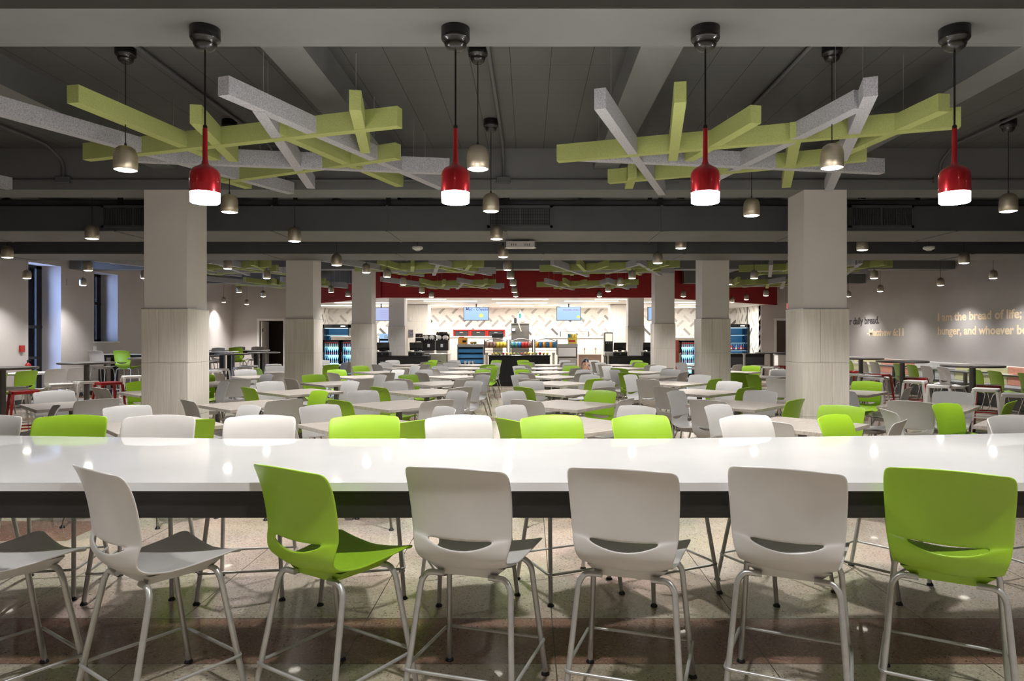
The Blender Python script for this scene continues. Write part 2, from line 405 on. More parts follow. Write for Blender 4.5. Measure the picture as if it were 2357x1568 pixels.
def herring(u0, u1, v0, v1, place):
    mb = MB(); S = 0.57; Lh, Wh = 0.19, 0.048
    ub, vb = PX(1139.6, BACK), PH(744.9, BACK)
    rnd = random.Random(5)
    for i in range(-24, 30):
        for j in range(-4, 6):
            for (du, dv, a) in ((0, 0, PI / 4), (0.29, 0.215, -PI / 4)):
                cu, cv = ub + i * S + du, vb + j * S + dv
                k = rnd.choices(range(7), (5, 5, 3, 2, 4, 3, 4))[0]
                ca, sa = math.cos(a), math.sin(a)
                q = [(cu + x * ca - y * sa, cv + x * sa + y * ca) for x, y in ((-Lh, -Wh), (Lh, -Wh), (Lh, Wh), (-Lh, Wh))]
                q = clip(q, u0, u1, v0, v1)
                if not q: continue
                n = len(q); mb.cur = k
                mb.add([place(p[0], p[1], 0) for p in q] + [place(p[0], p[1], 0.006) for p in q], [tuple(range(n, 2 * n))] + [(t, (t + 1) % n, n + (t + 1) % n, n + t) for t in range(n)])
    return mb
SC = EYE + 1.19   # servery ceiling
for nm, par, args in (('accent_tiles', wb, (-8.6, 8.95, EYE, SC, lambda u, v, d: (u, BACK - d - 0.001, v))),):
    o = part(nm, herring(*args), TG, par)
o = part('accent_tiles', herring(0.0, 3.15, 0.8, SC, lambda u, v, d: (8.95 - d - 0.001, 26.55 + u, v)), TG, ws2)
o = part('accent_tiles', herring(0.0, 3.15, 0.8, SC, lambda u, v, d: (-8.6 + d + 0.001, 26.55 + u, v)), TG, ws1)
# servery ceiling and red bulkhead
BK = [(-8.55, 26.0), (-4.5, 21.2), (4.0, 21.2), (8.93, 25.75), (9.45, 26.25)]
mb = MB()
for a, b in zip(BK[:-1], BK[1:]):
    mb.obox((a[0], a[1] + 0.06), (b[0], b[1] + 0.06), 0.12, SC, CE)
struct('wall_bulkhead', mb, M_redwall)
struct('ceiling_servery', MB().prism([(-8.6, 26.1), (-4.5, 21.33), (4.0, 21.33), (8.95, 25.9), (8.95, BACK), (-8.6, BACK)], SC, SC + 0.1), M_white)
# beams and joists
ROWS = [(3.51, 3.97), (7.85, 8.30), (12.45, 12.9), (17.1, 17.55), (21.64, 22.1)]
for (a, b) in ROWS:
    if a < 20: struct('ceiling_beam', MB().box(XL, XR, a, b, SO, CE), M_soffit)
    else:
        struct('ceiling_beam', MB().box(XL, -5.6, a, b, SO, CE), M_soffit)
        struct('ceiling_beam', MB().box(4.9, XR, a, b, SO, CE), M_soffit)
for k in range(8):
    cx = -9.15 + 2.508 * k
    segs = [(ZF, 3.51), (3.97, 7.85), (8.3, 12.45), (12.9, 17.1), (17.55, 21.1 if -5 < cx < 4.5 else 21.64)]
    for a, b in segs: struct('ceiling_joist', MB().box(cx - .14, cx + .14, a, b, JO, CE), M_soffit)
# columns
def column(cx, y0, w=0.5, base=0.0, top=SO, wtop=1.84):
    o = struct('column', MB().box(cx - w / 2 + .006, cx + w / 2 - .006, y0 + .006, y0 + w - .006, base, top), M_colpaint)
    h = 0.614; t = 0.014; mb = MB(); core = MB().box(cx - w / 2 - .004, cx + w / 2 + .004, y0 - .004, y0 + w + .004, base, wtop - .002)
    c = part('wainscot_backing', core, M_joint, o); c['kind'] = 'structure'
    faces = [((cx - w / 2 - t, y0 - t), (1, 0)), ((cx + w / 2 + t, y0 - t), (0, 1)), ((cx + w / 2 + t, y0 + w + t), (-1, 0)), ((cx - w / 2 - t, y0 + w + t), (0, -1))]
    W2 = w + 2 * t; row = 0; z = wtop
    while z > base + 0.01:
        zl = max(base, z - h); j = (0.376 if row % 2 == 0 else 0.627) * W2
        for (p, d) in faces:
            n = (-d[1], d[0])
            for (a, b) in ((0.002, j - .0015), (j + .0015, W2 - .002)):
                q = [(p[0] + d[0] * a, p[1] + d[1] * a), (p[0] + d[0] * b, p[1] + d[1] * b), (p[0] + d[0] * b + n[0] * .01, p[1] + d[1] * b + n[1] * .01), (p[0] + d[0] * a + n[0] * .01, p[1] + d[1] * a + n[1] * .01)]
                mb.prism(q, zl + .0015, z - .0015)
        z -= h; row += 1
    s = part('wainscot_tiles', mb, M_tile, o); s['kind'] = 'structure'
    e = MB()
    for (p, d) in faces:
        n = (-d[1], d[0]); q = [(p[0] - n[0] * .002, p[1] - n[1] * .002), (p[0] + d[0] * W2 - n[0] * .002, p[1] + d[1] * W2 - n[1] * .002), (p[0] + d[0] * W2 + n[0] * .016, p[1] + d[1] * W2 + n[1] * .016), (p[0] + n[0] * .016, p[1] + n[1] * .016)]
        e.prism(q, wtop - .001, wtop + .007)
    s = part('edge_trim', e, M_trim, o); s['kind'] = 'structure'
CXL, CXR = -4.14, 3.39
for (a, b) in ROWS[1:4]:
    column(CXL, a); column(CXR, a)
column(CXL, 21.64, top=SC + .02); column(CXR, 21.64, top=SC + .02)
# tiled columns inside the servery
for x0, x1 in ((938, 984), (1405, 1442)):
    a, b = PX(x0, 25.6), PX(x1, 25.6)
    column((a + b) / 2, 25.6, w=b - a, top=SC, wtop=SC - .03)
# ------------------------------------------------------------------ windows and doors
for i, (a, b, s) in enumerate(OPEN):
    wo = struct('window_%d' % (i + 1), MB().box(XL - .53, XL - .47, a, a + .07, s, TOPH).box(XL - .53, XL - .47, b - .18, b, s, TOPH).box(XL - .53, XL - .47, a, b, TOPH - .07, TOPH).box(XL - .53, XL - .47, a, b, s, s + .09).box(XL - .53, XL - .46, a, b, (s + TOPH) / 2 + .1, (s + TOPH) / 2 + .17), M_gloss_black)
    g = part('window_glass', MB().box(XL - .503, XL - .497, a + .07, b - .07, s + .09, TOPH - .07), M_glass, wo); g['kind'] = 'structure'
    if s:
        g = part('window_sill', MB().rbox(XL - .46, XL + .05, a - .04, b + .04, s, s + .035), M_white, wo); g['kind'] = 'structure'
    else:
        g = part('push_bar', MB().box(XL - .47, XL - .41, a + .1, b - .1, .98, 1.04), M_gloss_black, wo); g['kind'] = 'structure'
struct('wall_outside_brick', MB().box(XL - 2.9, XL - 2.7, 17.4, 27.0, 0, 6), M_brick)
def frame(x0, x1, h, y, m, w=.09):
    return MB().box(x0 - w, x0, y - .03, y + .02, 0, h + w).box(x1, x1 + w, y - .03, y + .02, 0, h + w).box(x0, x1, y - .03, y + .02, h, h + w)
d1 = struct('door_1', frame(-10.34, -9.42, 2.12, ZB, M_wall), M_warmwhite)
lf = MB().box(-10.30, -10.26, ZB + .03, ZB + .75, 0.02, 2.1)
g = part('door_leaf', lf, M_white, d1); g['kind'] = 'structure'
g = part('door_hinges', MB().box(-10.255, -10.235, ZB + .04, ZB + .1, .3, .42).box(-10.255, -10.235, ZB + .04, ZB + .1, 1.7, 1.82), M_black, d1); g['kind'] = 'structure'
# white folding panel wall beside the open door
mb = MB().box(-9.1, -8.62, ZB - .06, ZB - .001, 0, 2.16)
d2 = struct('door_2', mb, M_white)
g = part('door_mouldings', MB().box(-9.04, -8.68, ZB - .075, ZB - .06, .95, .97).box(-9.04, -8.68, ZB - .075, ZB - .06, 2.05, 2.07).box(-9.04, -9.02, ZB - .075, ZB - .06, .95, 2.05).box(-8.7, -8.68, ZB - .075, ZB - .06, .95, 2.05).box(-9.1, -8.62, ZB - .08, ZB - .06, .82, .85), M_warmwhite, d2); g['kind'] = 'structure'
d3 = struct('door_3', frame(9.55, 10.3, 2.13, ZB, M_wall), M_warmwhite)
struct('trim_1', MB().box(XL, XL + .015, ZF, 15.7, 0, .1).box(XL, XL + .015, 16.8, ZB, 0, .1), M_charcoal)
struct('trim_2', MB().box(XR - .015, XR, ZF, ZB, 0, .1), M_charcoal)
# wall lettering: built as painted letters on the wall beside the benches
wr = bpy.data.objects['wall_right']
def wall_text(body, y_start, base, cap, m, squash=0.80, name='wall_lettering', length=None):
    me = text_mesh(body, cap / 0.70, 0.0015, bold=cap * 0.042)
    me.materials.clear(); me.materials.append(m)
    xs = [v.co.x for v in me.vertices]; k = squash if length is None else length / (max(xs) - min(xs))
    for v in me.vertices: v.co.x = (v.co.x - min(xs) * 0) * k
    o = put(me, name, wr, None, 'structure')
    o.rotation_euler = (PI / 2, 0, -PI / 2); o.location = (XR - .002, y_start, base)
    return o
wall_text('I am the bread of life; whoever', 17.83, 1.925, 0.195, M_tan, 1.265)
wall_text('hunger, and whoever believes', 17.83, 1.575, 0.195, M_tan, 1.17)
wall_text('our daily bread.', 23.1, 1.915, 0.215, M_charcoal, length=2.3)
wall_text('-Matthew 6:11', 21.55, 1.545, 0.205, M_tan, length=2.1)

# ------------------------------------------------------------------ plastic shell chair (facing +Y, seat height at z = 0)
def make_shell():
    prof = [  # y, z, half width, corner inset, rearward bulge
        (.232, -.022, .205, 0), (.228, -.008, .222, 0), (.215, .002, .230, 0), (.185, .007, .229, 0), (.14, .005, .222, 0), (.08, .000, .214, 0),
        (.01, -.007, .207, 0), (-.06, -.013, .200, 0), (-.115, -.016, .194, 0), (-.150, -.009, .190, 0), (-.178, .008, .191, .004), (-.195, .030, .196, .009),
        (-.204, .054, .203, .014), (-.208, .077, .208, .017), (-.211, .097, .211, .017), (-.213, .1165, .2135, .016),
        (-.213, .121, .214, 0), (-.216, .143, .216, 0), (-.220, .178, .218, 0), (-.226, .220, .220, 0), (-.235, .262, .222, 0), (-.247, .305, .224, 0),
        (-.261, .342, .224, 0), (-.275, .370, .222, 0), (-.285, .386, .216, 0), (-.291, .395, .207, 0), (-.294, .399, .194, 0)]
    us = [-1, -.94, -.86, -.76, -.64, -.5, -.34, -.17, 0, .17, .34, .5, .64, .76, .86, .94, 1]
    NU = len(us); v = []
    J = 15
    disp = {15: .030, 14: .016, 13: .005}
    for i, (y, z, w, bu) in enumerate(prof):
        if z > .1165: z += .032 * (z - .1165) / .2825
        for u in us:
            x = u * w
            back = min(1, max(0, (z - .02) / .12)) if y < 0 else 0
            yy = y + back * .034 * (u * u) ** 1.05
            zz = z + (1 - back) * (.018 * abs(u) ** 2.4 + (max(0, y - .12) * .16 * abs(u)))
            if y < -.10 and back < 1: zz += .012 * u * u
            if i >= 22: zz -= .012 * u * u * (i - 21) / 5
            if i >= 24: yy += 0
            yy -= bu * max(0, 1 - (abs(x) / .215) ** 2)
            if i in disp: zz -= disp[i] * max(0, 1 - (x / .146) ** 2)
            v.append((x, yy, zz))
    f = []
    for i in range(len(prof) - 1):
        for k in range(NU - 1):
            if i == J and abs(us[k] + us[k + 1]) / 2 * .213 < .140: continue
            f.append((i * NU + k, i * NU + k + 1, (i + 1) * NU + k + 1, (i + 1) * NU + k))
    me = bpy.data.meshes.new('shell_src'); me.from_pydata(v, [], f); me.update()
    o = bpy.data.objects.new('shell_tmp', me); COL.objects.link(o)
    s = o.modifiers.new('s', 'SOLIDIFY'); s.thickness = .0085; s.offset = 0
    b = o.modifiers.new('b', 'SUBSURF'); b.levels = 1; b.render_levels = 1
    me2 = bake(o); COL.objects.unlink(o); bpy.data.objects.remove(o)
    me2.polygons.foreach_set('use_smooth', [True] * len(me2.polygons)); me2.materials.clear()
    return me2
SHELL = make_shell()
def colour_mesh(src, name, m):
    me = src.copy(); me.name = name; me.materials.clear(); me.materials.append(m); return me
SH = {'green': colour_mesh(SHELL, 'shell_green', M_green), 'grey': colour_mesh(SHELL, 'shell_grey', M_grey), 'cool': colour_mesh(SHELL, 'shell_cool', M_bluegrey)}
def support_mb():
    mb = MB(); r1 = [(-.165, -.130), (.165, -.130), (.175, .165), (-.175, .165)]; r0 = [(-.11, -.115), (.11, -.115), (.12, .14), (-.12, .14)]
    v = [(x, y, .004 if y > 0 else -.004) for x, y in r1] + [(x, y, -.050) for x, y in r0]
    mb.add(v, [(0, 1, 2, 3), (7, 6, 5, 4), (0, 4, 5, 1), (1, 5, 6, 2), (2, 6, 7, 3), (3, 7, 4, 0)]); return mb
SUP = {k: support_mb().mesh('support_' + k, m) for k, m in (('green', M_green), ('grey', M_grey), ('cool', M_bluegrey))}
def leg_mesh(H, sx, sy, r, m, name):
    fx, fy = (.235 if H > .5 else .225) * sx, (.235 if sy > 0 else -.245)
    top = [(.10 * sx, .135 * sy, -.040), (.170 * sx, .138 * sy, -.040), (.196 * sx, .145 * sy, -.075)]
    pts = bezpts(top + [(fx, fy, -H + .012)], .03, 5)
    return MB().tube(pts, r, 10).mesh(name, m)
def glide_mesh(H, sx, sy):
    fx, fy = (.235 if H > .5 else .225) * sx, (.235 if sy > 0 else -.245)
    return MB().lathe([(.010, -H + .024), (.013, -H + .014), (.019, -H + .008), (.020, -H)], fx, fy, 12).mesh('glide', M_black)
def make_seat(name, H, legm, label, cat, ring, glides, colour):
    t = thing(name, label, cat)
    put(SH[colour], 'seat_shell', t).location = (0, 0, H)
    put(SUP[colour], 'seat_support', t).location = (0, 0, H)
    r = .0125 if ring else .011
    for sx in (-1, 1):
        for sy in (-1, 1):
            l = put(leg_mesh(H, sx, sy, r, legm, 'leg'), 'leg', t); l.location = (0, 0, H)
            if glides:
                g = put(glide_mesh(H, sx, sy), 'glide', l)
    if ring:
        zr = .17; k = (H - .075 - zr) / (H - .087); x = .196 + (.235 - .196) * k + .014; yf = .145 + (.235 - .145) * k + .014; yb = -(.145 + (.245 - .145) * k + .014)
        pts = bezpts([(0, yf, zr), (x, yf, zr), (x, yb, zr), (-x, yb, zr), (-x, yf, zr), (-.001, yf, zr)], .03, 6)
        part('foot_ring', MB().tube(pts[:-1], .0075, 8, closed=True), legm, t)
    return t
FAR_AWAY = (0, -60, 0)
protos = []
def proto(name, H, legm, ring, glides, colour):
    t = make_seat(name, H, legm, 'plastic seat', 'chair', ring, glides, colour); protos.append(t); return t
def kill(root):
    for ch in list(root.children_recursive): bpy.data.objects.remove(ch)
    bpy.data.objects.remove(root)
CH = {(c, g): proto('dining_chair', .42, M_chrome, False, g, c) for c in ('green', 'grey') for g in (True, False)}
ST = {c: proto('counter_stool', .588, M_silver, True, True, c) for c in ('green', 'grey')}
BS = {c: proto('bar_stool', .735, M_silver, True, False, c) for c in ('green', 'grey')}

# ------------------------------------------------------------------ dining tables
TBL = thing('dining_table', 'x', 'table')
part('tabletop', MB().rbox(-.43, .43, -.43, .43, .706, .74, .005), M_wood, TBL)
part('pedestal', MB().lathe([(.038, .02), (.038, .70)], seg=16).box(-.16, .16, -.16, .16, .698, .706), M_darkpost, TBL)
part('base', MB().obox((-.30, -.30), (.30, .30), .06, 0, .022).obox((-.30, .30), (.30, -.30), .06, 0.001, .023).lathe([(.07, .02), (.06, .035), (.04, .05)]), M_darkpost, TBL)
protos.append(TBL)
FILES = dict(A=-5.25, B=-3.27, C=-1.47, D=.48, E=2.43, F=4.53)
FW = dict(A='window-side file', B='second file from windows', C='third file from windows', D='fourth file from windows', E='fifth file from windows', F='text-wall-side file')
TAB = {}
CELLS = {  # chairs at each table: SW SE NW NE ; g green, w light grey, - none
 'A1': '---w', 'B1': 'wgww', 'C1': 'wgww', 'D1': 'gwww', 'E1': 'wwwg', 'F1': 'ww-w',
 'A2': 'wwwg', 'B2': 'ww-g', 'C2': 'gwww', 'D2': 'wwwg', 'E2': 'wgww', 'F2': 'wgww',
 'A3': 'wwgw', 'B3': 'g-ww', 'C3': 'gwww', 'D3': 'gwww', 'E3': 'wg-w', 'F3': '-w-g',
 'A4': '-wgw', 'B4': 'wwgw', 'C4': 'wwgw', 'D4': 'wgww', 'E4': 'wgww', 'F4': 'w-g-',
 'A5': 'wwwg', 'B5': 'wwgw', 'C5': 'wwwg', 'D5': 'wwgw', 'E5': 'gwww', 'F5': 'gwww',
 'A6': 'gww-', 'B6': '-wgw', 'C6': 'wwwg', 'D6': 'wwwg', 'E6': 'gwww', 'F6': 'w-wg',
 'A7': '-gww', 'B7': 'wwwg', 'C7': 'wgww', 'D7': 'wwgw', 'E7': 'wwwg', 'F7': '-ww-',
 'A8': '-ww-', 'B8': 'wwwg', 'C8': 'w-wg', 'D8': 'wwgw', 'E8': 'wwwg', 'F8': '--wg'}
TWEAK = {('B', 7): (.16, .05, 2), ('A', 7): (-.06, .02, -2), ('D', 2): (-.04, 0, 8), ('D', 3): (.05, 0, -3), ('D', 1): (-.02, 0, -5), ('B', 2): (.05, 0, 3), ('E', 2): (0, .02, 0), ('F', 2): (.02, -.15, 2)}
rnd = random.Random(3)
def table_xy(f, k): 
    dx, dy, da = TWEAK.get((f, k), (rnd.uniform(-.03, .03), rnd.uniform(-.03, .03), rnd.uniform(-4, 4)))
    return FILES[f] + dx, 6.15 + 1.82 * (k - 1) + dy, da
for key, cells in CELLS.items():
    f, k = key[0], int(key[1])
    x, y, da = table_xy(f, k); a0 = math.radians(45 + da)
    if 21.64 - .1 < y + .6: continue
    dup(TBL, (x, y, 0), a0, 'greige square dining table turned cornerwise, %s table back, %s' % (ORD[k - 1], FW[f]), 'square dining tables')
    for c, (nm, ang) in zip(cells, (('near window-side', 225), ('near text-wall-side', 315), ('far window-side', 135), ('far text-wall-side', 45))):
        if c == '-': continue
        t = math.radians(ang + da + rnd.uniform(-5, 5)); d = .60 + rnd.uniform(-.04, .05)
        if nm.startswith('near') : d = .53 + rnd.uniform(-.03, .03)
        px, py = x + math.cos(t) * d, y + math.sin(t) * d
        # keep clear of the columns
        if any(abs(px - cx) < .66 and r0 - .36 < py < r1 + .36 for cx in (CXL, CXR) for (r0, r1) in ROWS[1:4]):
            s = 1 if px > (CXL if px < 0 else CXR) else -1
            px = (CXL if px < 0 else CXR) + s * .66
        col = 'green' if c == 'g' else 'grey'
        lab = '%s chair at %s edge of %s table back, %s' % ('lime green' if c == 'g' else 'light grey', nm, ORD[k - 1], FW[f])
        rot = t + PI / 2 + math.radians(rnd.uniform(-6, 6))
        dup(CH[(col, k <= 3)], (px, py, 0), rot, lab, 'chairs around the square tables')
for (x, y, hd, c, lab) in (
    (4.32, 6.72, -65, 'green', 'lime green chair between first and second tables back in text-wall-side file'),
    (3.60, 6.38, -8, 'grey', 'light grey chair seen edge on beside the nearest text-wall-side table')):
    dup(CH[(c, True)], (x, y, 0), math.radians(hd - 90), lab, 'chairs around the square tables')
# chairs at the low tables along both long walls
def row_chairs(lst, hd, side):
    for i, (x, y, c) in enumerate(lst):
        dup(CH[(c, False)], (x, y, 0), math.radians(hd - 90 + (i * 37 % 9) - 4), '%s chair facing the %s, %s from the camera in that row' % ('lime green' if c == 'green' else 'light grey', side, ORD[i]), 'chairs facing the ' + side)
row_chairs([(9.42, 12.7, 'green'), (9.42, 13.55, 'green'), (9.42, 14.15, 'green'), (9.42, 15.25, 'grey'), (9.42, 15.9, 'grey'), (9.42, 16.5, 'green'), (9.42, 17.1, 'green'), (9.42, 18.3, 'grey'), (9.42, 18.95, 'grey'), (9.42, 19.7, 'green')], 0, 'wall with writing')
row_chairs([(-10.15, 12.9, 'green'), (-10.15, 13.7, 'green'), (-10.1, 14.45, 'grey'), (-10.1, 15.15, 'grey')], 165, 'window wall')
for i, y in enumerate((13.2, 14.9)):
    t = thing('low_table', 'white-topped low square table by the window wall, %s from the camera' % ORD[i], 'table', (-10.85, y, 0), 0, 'low tables by the window wall')
    part('tabletop', MB().rbox(-.33, .33, -.55, .55, .70, .74), M_warmwhite, t)
    part('pedestal', MB().lathe([(.04, .02), (.04, .70)], seg=12), M_darkpost, t)
    part('base', MB().box(-.25, .25, -.25, .25, 0, .02), M_darkpost, t)
# ------------------------------------------------------------------ white counter with stools
t = thing('long_counter', 'long glossy white counter table with black apron across the front of the hall', 'table', (0, 0, 0))
part('countertop', MB().prism([(-3.6, 2.865), (3.6, 2.865), (3.6, 4.40), (2.4, 4.24), (.8, 4.10), (-1.8, 4.10), (-3.6, 4.26)], .885, .92), M_counter, t)
part('apron', MB().box(-3.5, 3.5, 2.90, 2.935, .765, .885).box(-3.5, 3.5, 3.99, 4.025, .765, .885).box(-3.5, -3.46, 2.935, 3.99, .765, .885).box(3.46, 3.5, 2.935, 3.99, .765, .885), M_apron, t)
for sx in (-3.4, 3.4):
    part('leg', MB().rbox(sx - .05, sx + .05, 3.0, 3.92, 0, .765), M_apron, t, 'black slab leg')
part('cable_bracket', MB().tube(bezpts([(-1.64, 2.945, .865), (-1.64, 2.945, .80), (-1.74, 2.945, .80), (-1.78, 2.945, .83)], .02), .006, 6), M_black, t, 'black cable bracket under the top')
NEAR = [(-2.42, 2.72, 55, 'grey'), (-1.74, 2.72, 54, 'grey'), (-.985, 2.74, 57, 'green'), (-.305, 2.735, 73, 'grey'), (.36, 2.715, 72, 'grey'), (1.02, 2.74, 65, 'grey'), (1.655, 2.715, 60, 'green')]
for i, (x, y, hd, c) in enumerate(NEAR):
    h = math.radians(hd); s = .285; x *= 1 - (.05, .05, .05, .05, .05, .075, .085)[i] / 2.72
    dup(ST[c], (x + math.cos(h) * s, y - (.05, .05, .05, .05, .05, .075, .085)[i] + math.sin(h) * s, 0), h - PI / 2, '%s plastic counter stool on near side of white counter, %s from window end' % ('lime green' if c == 'green' else 'light grey', ORD[i]), 'counter stools on the near side')
FARS = [(-3.50, 8, 'grey'), (-2.95, 9, 'green'), (-2.38, 9, 'grey'), (-1.73, 8, 'grey'), (-1.06, 12, 'green'), (-.463, 20, 'grey'), (.13, 24, 'green'), (.705, 25, 'green'), (1.38, 27, 'grey'), (1.95, 41, 'green'), (3.1, 20, 'grey')]
for i, (x, th, c) in enumerate(FARS):
    a = math.radians(th); dx, dy = math.sin(a), -math.cos(a)
    dup(ST[c], (x + dx * .285, 4.47 + dy * .285, 0), math.atan2(dy, dx) - PI / 2, '%s plastic counter stool on far side of white counter, %s from window end' % ('lime green' if c == 'green' else 'light grey', ORD[i]), 'counter stools on the far side')

# ------------------------------------------------------------------ round bar tables and metal stools
RT = thing('round_bar_table', 'x', 'table')
part('tabletop', MB().lathe([(.43, 1.04), (.445, 1.045), (.445, 1.068), (.44, 1.072)], seg=40), M_darkpost, RT)
part('pedestal', MB().lathe([(.045, .02), (.045, 1.04)], seg=16), M_darkpost, RT)
part('base', MB().lathe([(.30, 0), (.30, .012), (.06, .03)], seg=32), M_darkpost, RT); protos.append(RT)
TOPD = noisy('dark_laminate', (.10, .10, .105), (.13, .13, .135), 6, .22)
RT.children[0].data.materials[0] = TOPD
for i, (x, y) in enumerate([(7.03, 10.9), (6.95, 12.8), (7.05, 14.6), (7.0, 16.4), (6.95, 18.2), (6.85, 19.4)]):
    dup(RT, (x, y, 0), 0, 'dark round bar table on the side of the lettered wall, %s from the camera' % ORD[i], 'round bar tables')
for i, (x, y) in enumerate([(-7.75, 10.15), (-7.76, 12.1), (-8.05, 14.7), (-7.8, 16.3), (-7.72, 18.0), (-7.6, 19.8)]):
    dup(RT, (x, y, 0), 0, 'dark round bar table on the window side, %s from the camera' % ORD[i], 'round bar tables')
def metal_stool(m, col):
    t = thing('metal_stool', 'x', 'stool'); H = .76
    mb = MB(); n = 4
    def rr(h, r, z, k=4):
        out = []
        for cx, cy, a in ((h - r, h - r, 0), (-h + r, h - r, 90), (-h + r, -h + r, 180), (h - r, -h + r, 270)):
            for q in range(k + 1):
                b = math.radians(a + 90 * q / k); out.append((cx + r * math.cos(b), cy + r * math.sin(b), z))
        return out
    rings = [rr(.155, .04, H - .045), rr(.165, .04, H - .04), rr(.165, .04, H - .008), rr(.158, .035, H), rr(.03, .02, H - .006)]
    q = len(rings[0]); v = sum(rings, []); f = [(i * q + a, i * q + (a + 1) % q, (i + 1) * q + (a + 1) % q, (i + 1) * q + a) for i in range(4) for a in range(q)]
    f.append(tuple(range(4 * q, 5 * q))); f.append(tuple(reversed(range(q)))); mb.add(v, f)
    part('seat', mb, m, t)
    for sx in (-1, 1):
        for sy in (-1, 1):
            l = MB(); a, b = .150, .215
            for (z0, o0, w0, z1, o1, w1) in ((H - .04, a, .036, 0, b, .016),):
                vs = []
                for z, o, w in ((z0, o0, w0), (z1, o1, w1)):
                    cx, cy = o * sx, o * sy
                    vs += [(cx - w / 2, cy - w / 2, z), (cx + w / 2, cy - w / 2, z), (cx + w / 2, cy + w / 2, z), (cx - w / 2, cy + w / 2, z)]
                l.add(vs, [(0, 1, 2, 3), (7, 6, 5, 4), (0, 4, 5, 1), (1, 5, 6, 2), (2, 6, 7, 3), (3, 7, 4, 0)])
            part('leg', l, m, t)
    k = .195
    part('footrest', MB().box(-k, k, -k - .006, -k + .006, .23, .25).box(-k, k, k - .006, k + .006, .23, .25).box(-k - .006, -k + .006, -k, k, .33, .35).box(k - .006, k + .006, -k, k, .33, .35), m, t)
    protos.append(t); return t
MS = {'white': metal_stool(M_warmwhite, 'white'), 'red': metal_stool(M_redmetal, 'red')}
cnt = {}
def stools(lst, side):
    for (px, py, c) in lst:
        z = .77 * F / (py - VY); x = PX(px, z); k = (side, c); cnt[k] = cnt.get(k, 0) + 1
        dup(MS[c], (x, z, 0), math.radians(45 + (px % 23) - 11), 'backless %s metal stool, %s, %s of that colour from the camera' % (c, side, ORD[cnt[k] - 1]), 'metal stools by the round bar tables')
stools([(2340, 906, 'white'), (2270, 894, 'white'), (2276, 886.5, 'red'), (2161, 886, 'white'), (2107, 876, 'white'), (2110, 869.5, 'red'), (2014, 869, 'white'), (2003, 863.5, 'white'), (2024, 861, 'red'), (1966, 860, 'white'), (1958, 853.5, 'red'), (1875, 856, 'white'), (1840, 852, 'red'), (1792, 851, 'white'), (1775, 844, 'white'), (1748, 841, 'white'), (1801, 842, 'red')], 'lettered-wall side')
stools([(56, 899, 'red'), (33, 891.5, 'white'), (141, 883, 'white'), (250, 879.5, 'red'), (198, 877, 'white'), (304, 865, 'white'), (505, 849, 'white'), (490, 852.5, 'white'), (556, 845, 'white'), (574, 841, 'white'), (630, 838.5, 'white'), (420, 860, 'red')], 'window side')

# ------------------------------------------------------------------ high communal tables by the window wall
for i, (x0, x1, y) in enumerate([(-11.3, -9.6, 18.35), (-11.0, -8.95, 20.9), (-11.0, -8.8, 23.1)]):
    t = thing('communal_bar_table', 'white-topped communal bar table on black panel legs, %s from the camera' % ORD[i], 'table', (0, 0, 0), 0, 'communal bar tables')
    part('tabletop', MB().rbox(x0, x1, y - .38, y + .38, 1.04, 1.07), M_counter, t)
    part('apron', MB().box(x0 + .06, x1 - .12, y - .34, y - .30, .97, 1.04).box(x0 + .06, x1 - .12, y + .30, y + .34, .97, 1.04), M_apron, t)
    for xx in (x0 + .05, x1 - .28): part('leg', MB().box(xx, xx + .13, y - .33, y - .20, 0, 1.04).box(xx, xx + .13, y + .20, y + .33, 0, 1.04).box(xx, xx + .13, y - .2, y + .2, .0, .1), M_apron, t, 'black panel leg')
for i, (x, y, hd, c) in enumerate([(-10.95, 17.72, 80, 'grey'), (-10.33, 17.75, 85, 'green'), (-10.2, 19.0, -90, 'grey'), (-10.35, 20.2, 60, 'grey'), (-9.85, 21.6, -95, 'grey'), (-10.4, 21.65, -90, 'green'),
                            (-9.45, 22.45, 92, 'green'), (-10.1, 23.8, -90, 'grey'), (-9.45, 23.85, -88, 'grey'), (-10.5, 22.4, 80, 'grey')]):
    h = math.radians(hd)
    dup(BS[c], (x, y, 0), h - PI / 2, '%s high-backed bar stool at the communal bar tables, %s from the camera' % ('lime green' if c == 'green' else 'light grey', ORD[i]), 'bar stools at the communal tables')

# ------------------------------------------------------------------ bench along the lettered wall
t = thing('wall_bench', 'long grey bench with yellow, coral and white back cushions under the wall lettering', 'bench', (0, 0, 0))
part('seat', MB().rbox(XR - .62, XR - .08, 9.4, 24.0, .40, .46, .015), M_grey_up, t)
part('seat_base', MB().box(XR - .56, XR - .08, 9.4, 24.0, 0, .40), M_black, t)
part('rail', MB().rbox(XR - .16, XR - .02, 9.4, 24.0, .655, .70), M_white, t)
part('rail', MB().rbox(XR - .10, XR - .02, 9.4, 24.0, .855, .87), M_white, t)
y = 10.02
pan = ['white', 'coral', 'yellow', 'white', 'coral', 'yellow', 'white']
yy = 9.45; i = 0
order = [('white', 1.05), ('yellow', 1.8), ('coral', 1.95), ('coral', .0), ('yellow', 1.8), ('white', 1.8), ('coral', 1.8), ('yellow', 1.8), ('white', 1.8)]
segs = [(9.45, 11.6, 'white'), (11.6, 13.3, 'yellow'), (13.3, 15.05, 'coral'), (15.05, 16.9, 'yellow'), (16.9, 18.7, 'white'), (18.7, 20.45, 'coral'), (20.45, 22.2, 'yellow'), (22.2, 23.95, 'white')]
UM = {'white': M_white_up, 'coral': M_coral_up, 'yellow': M_yellow_up}
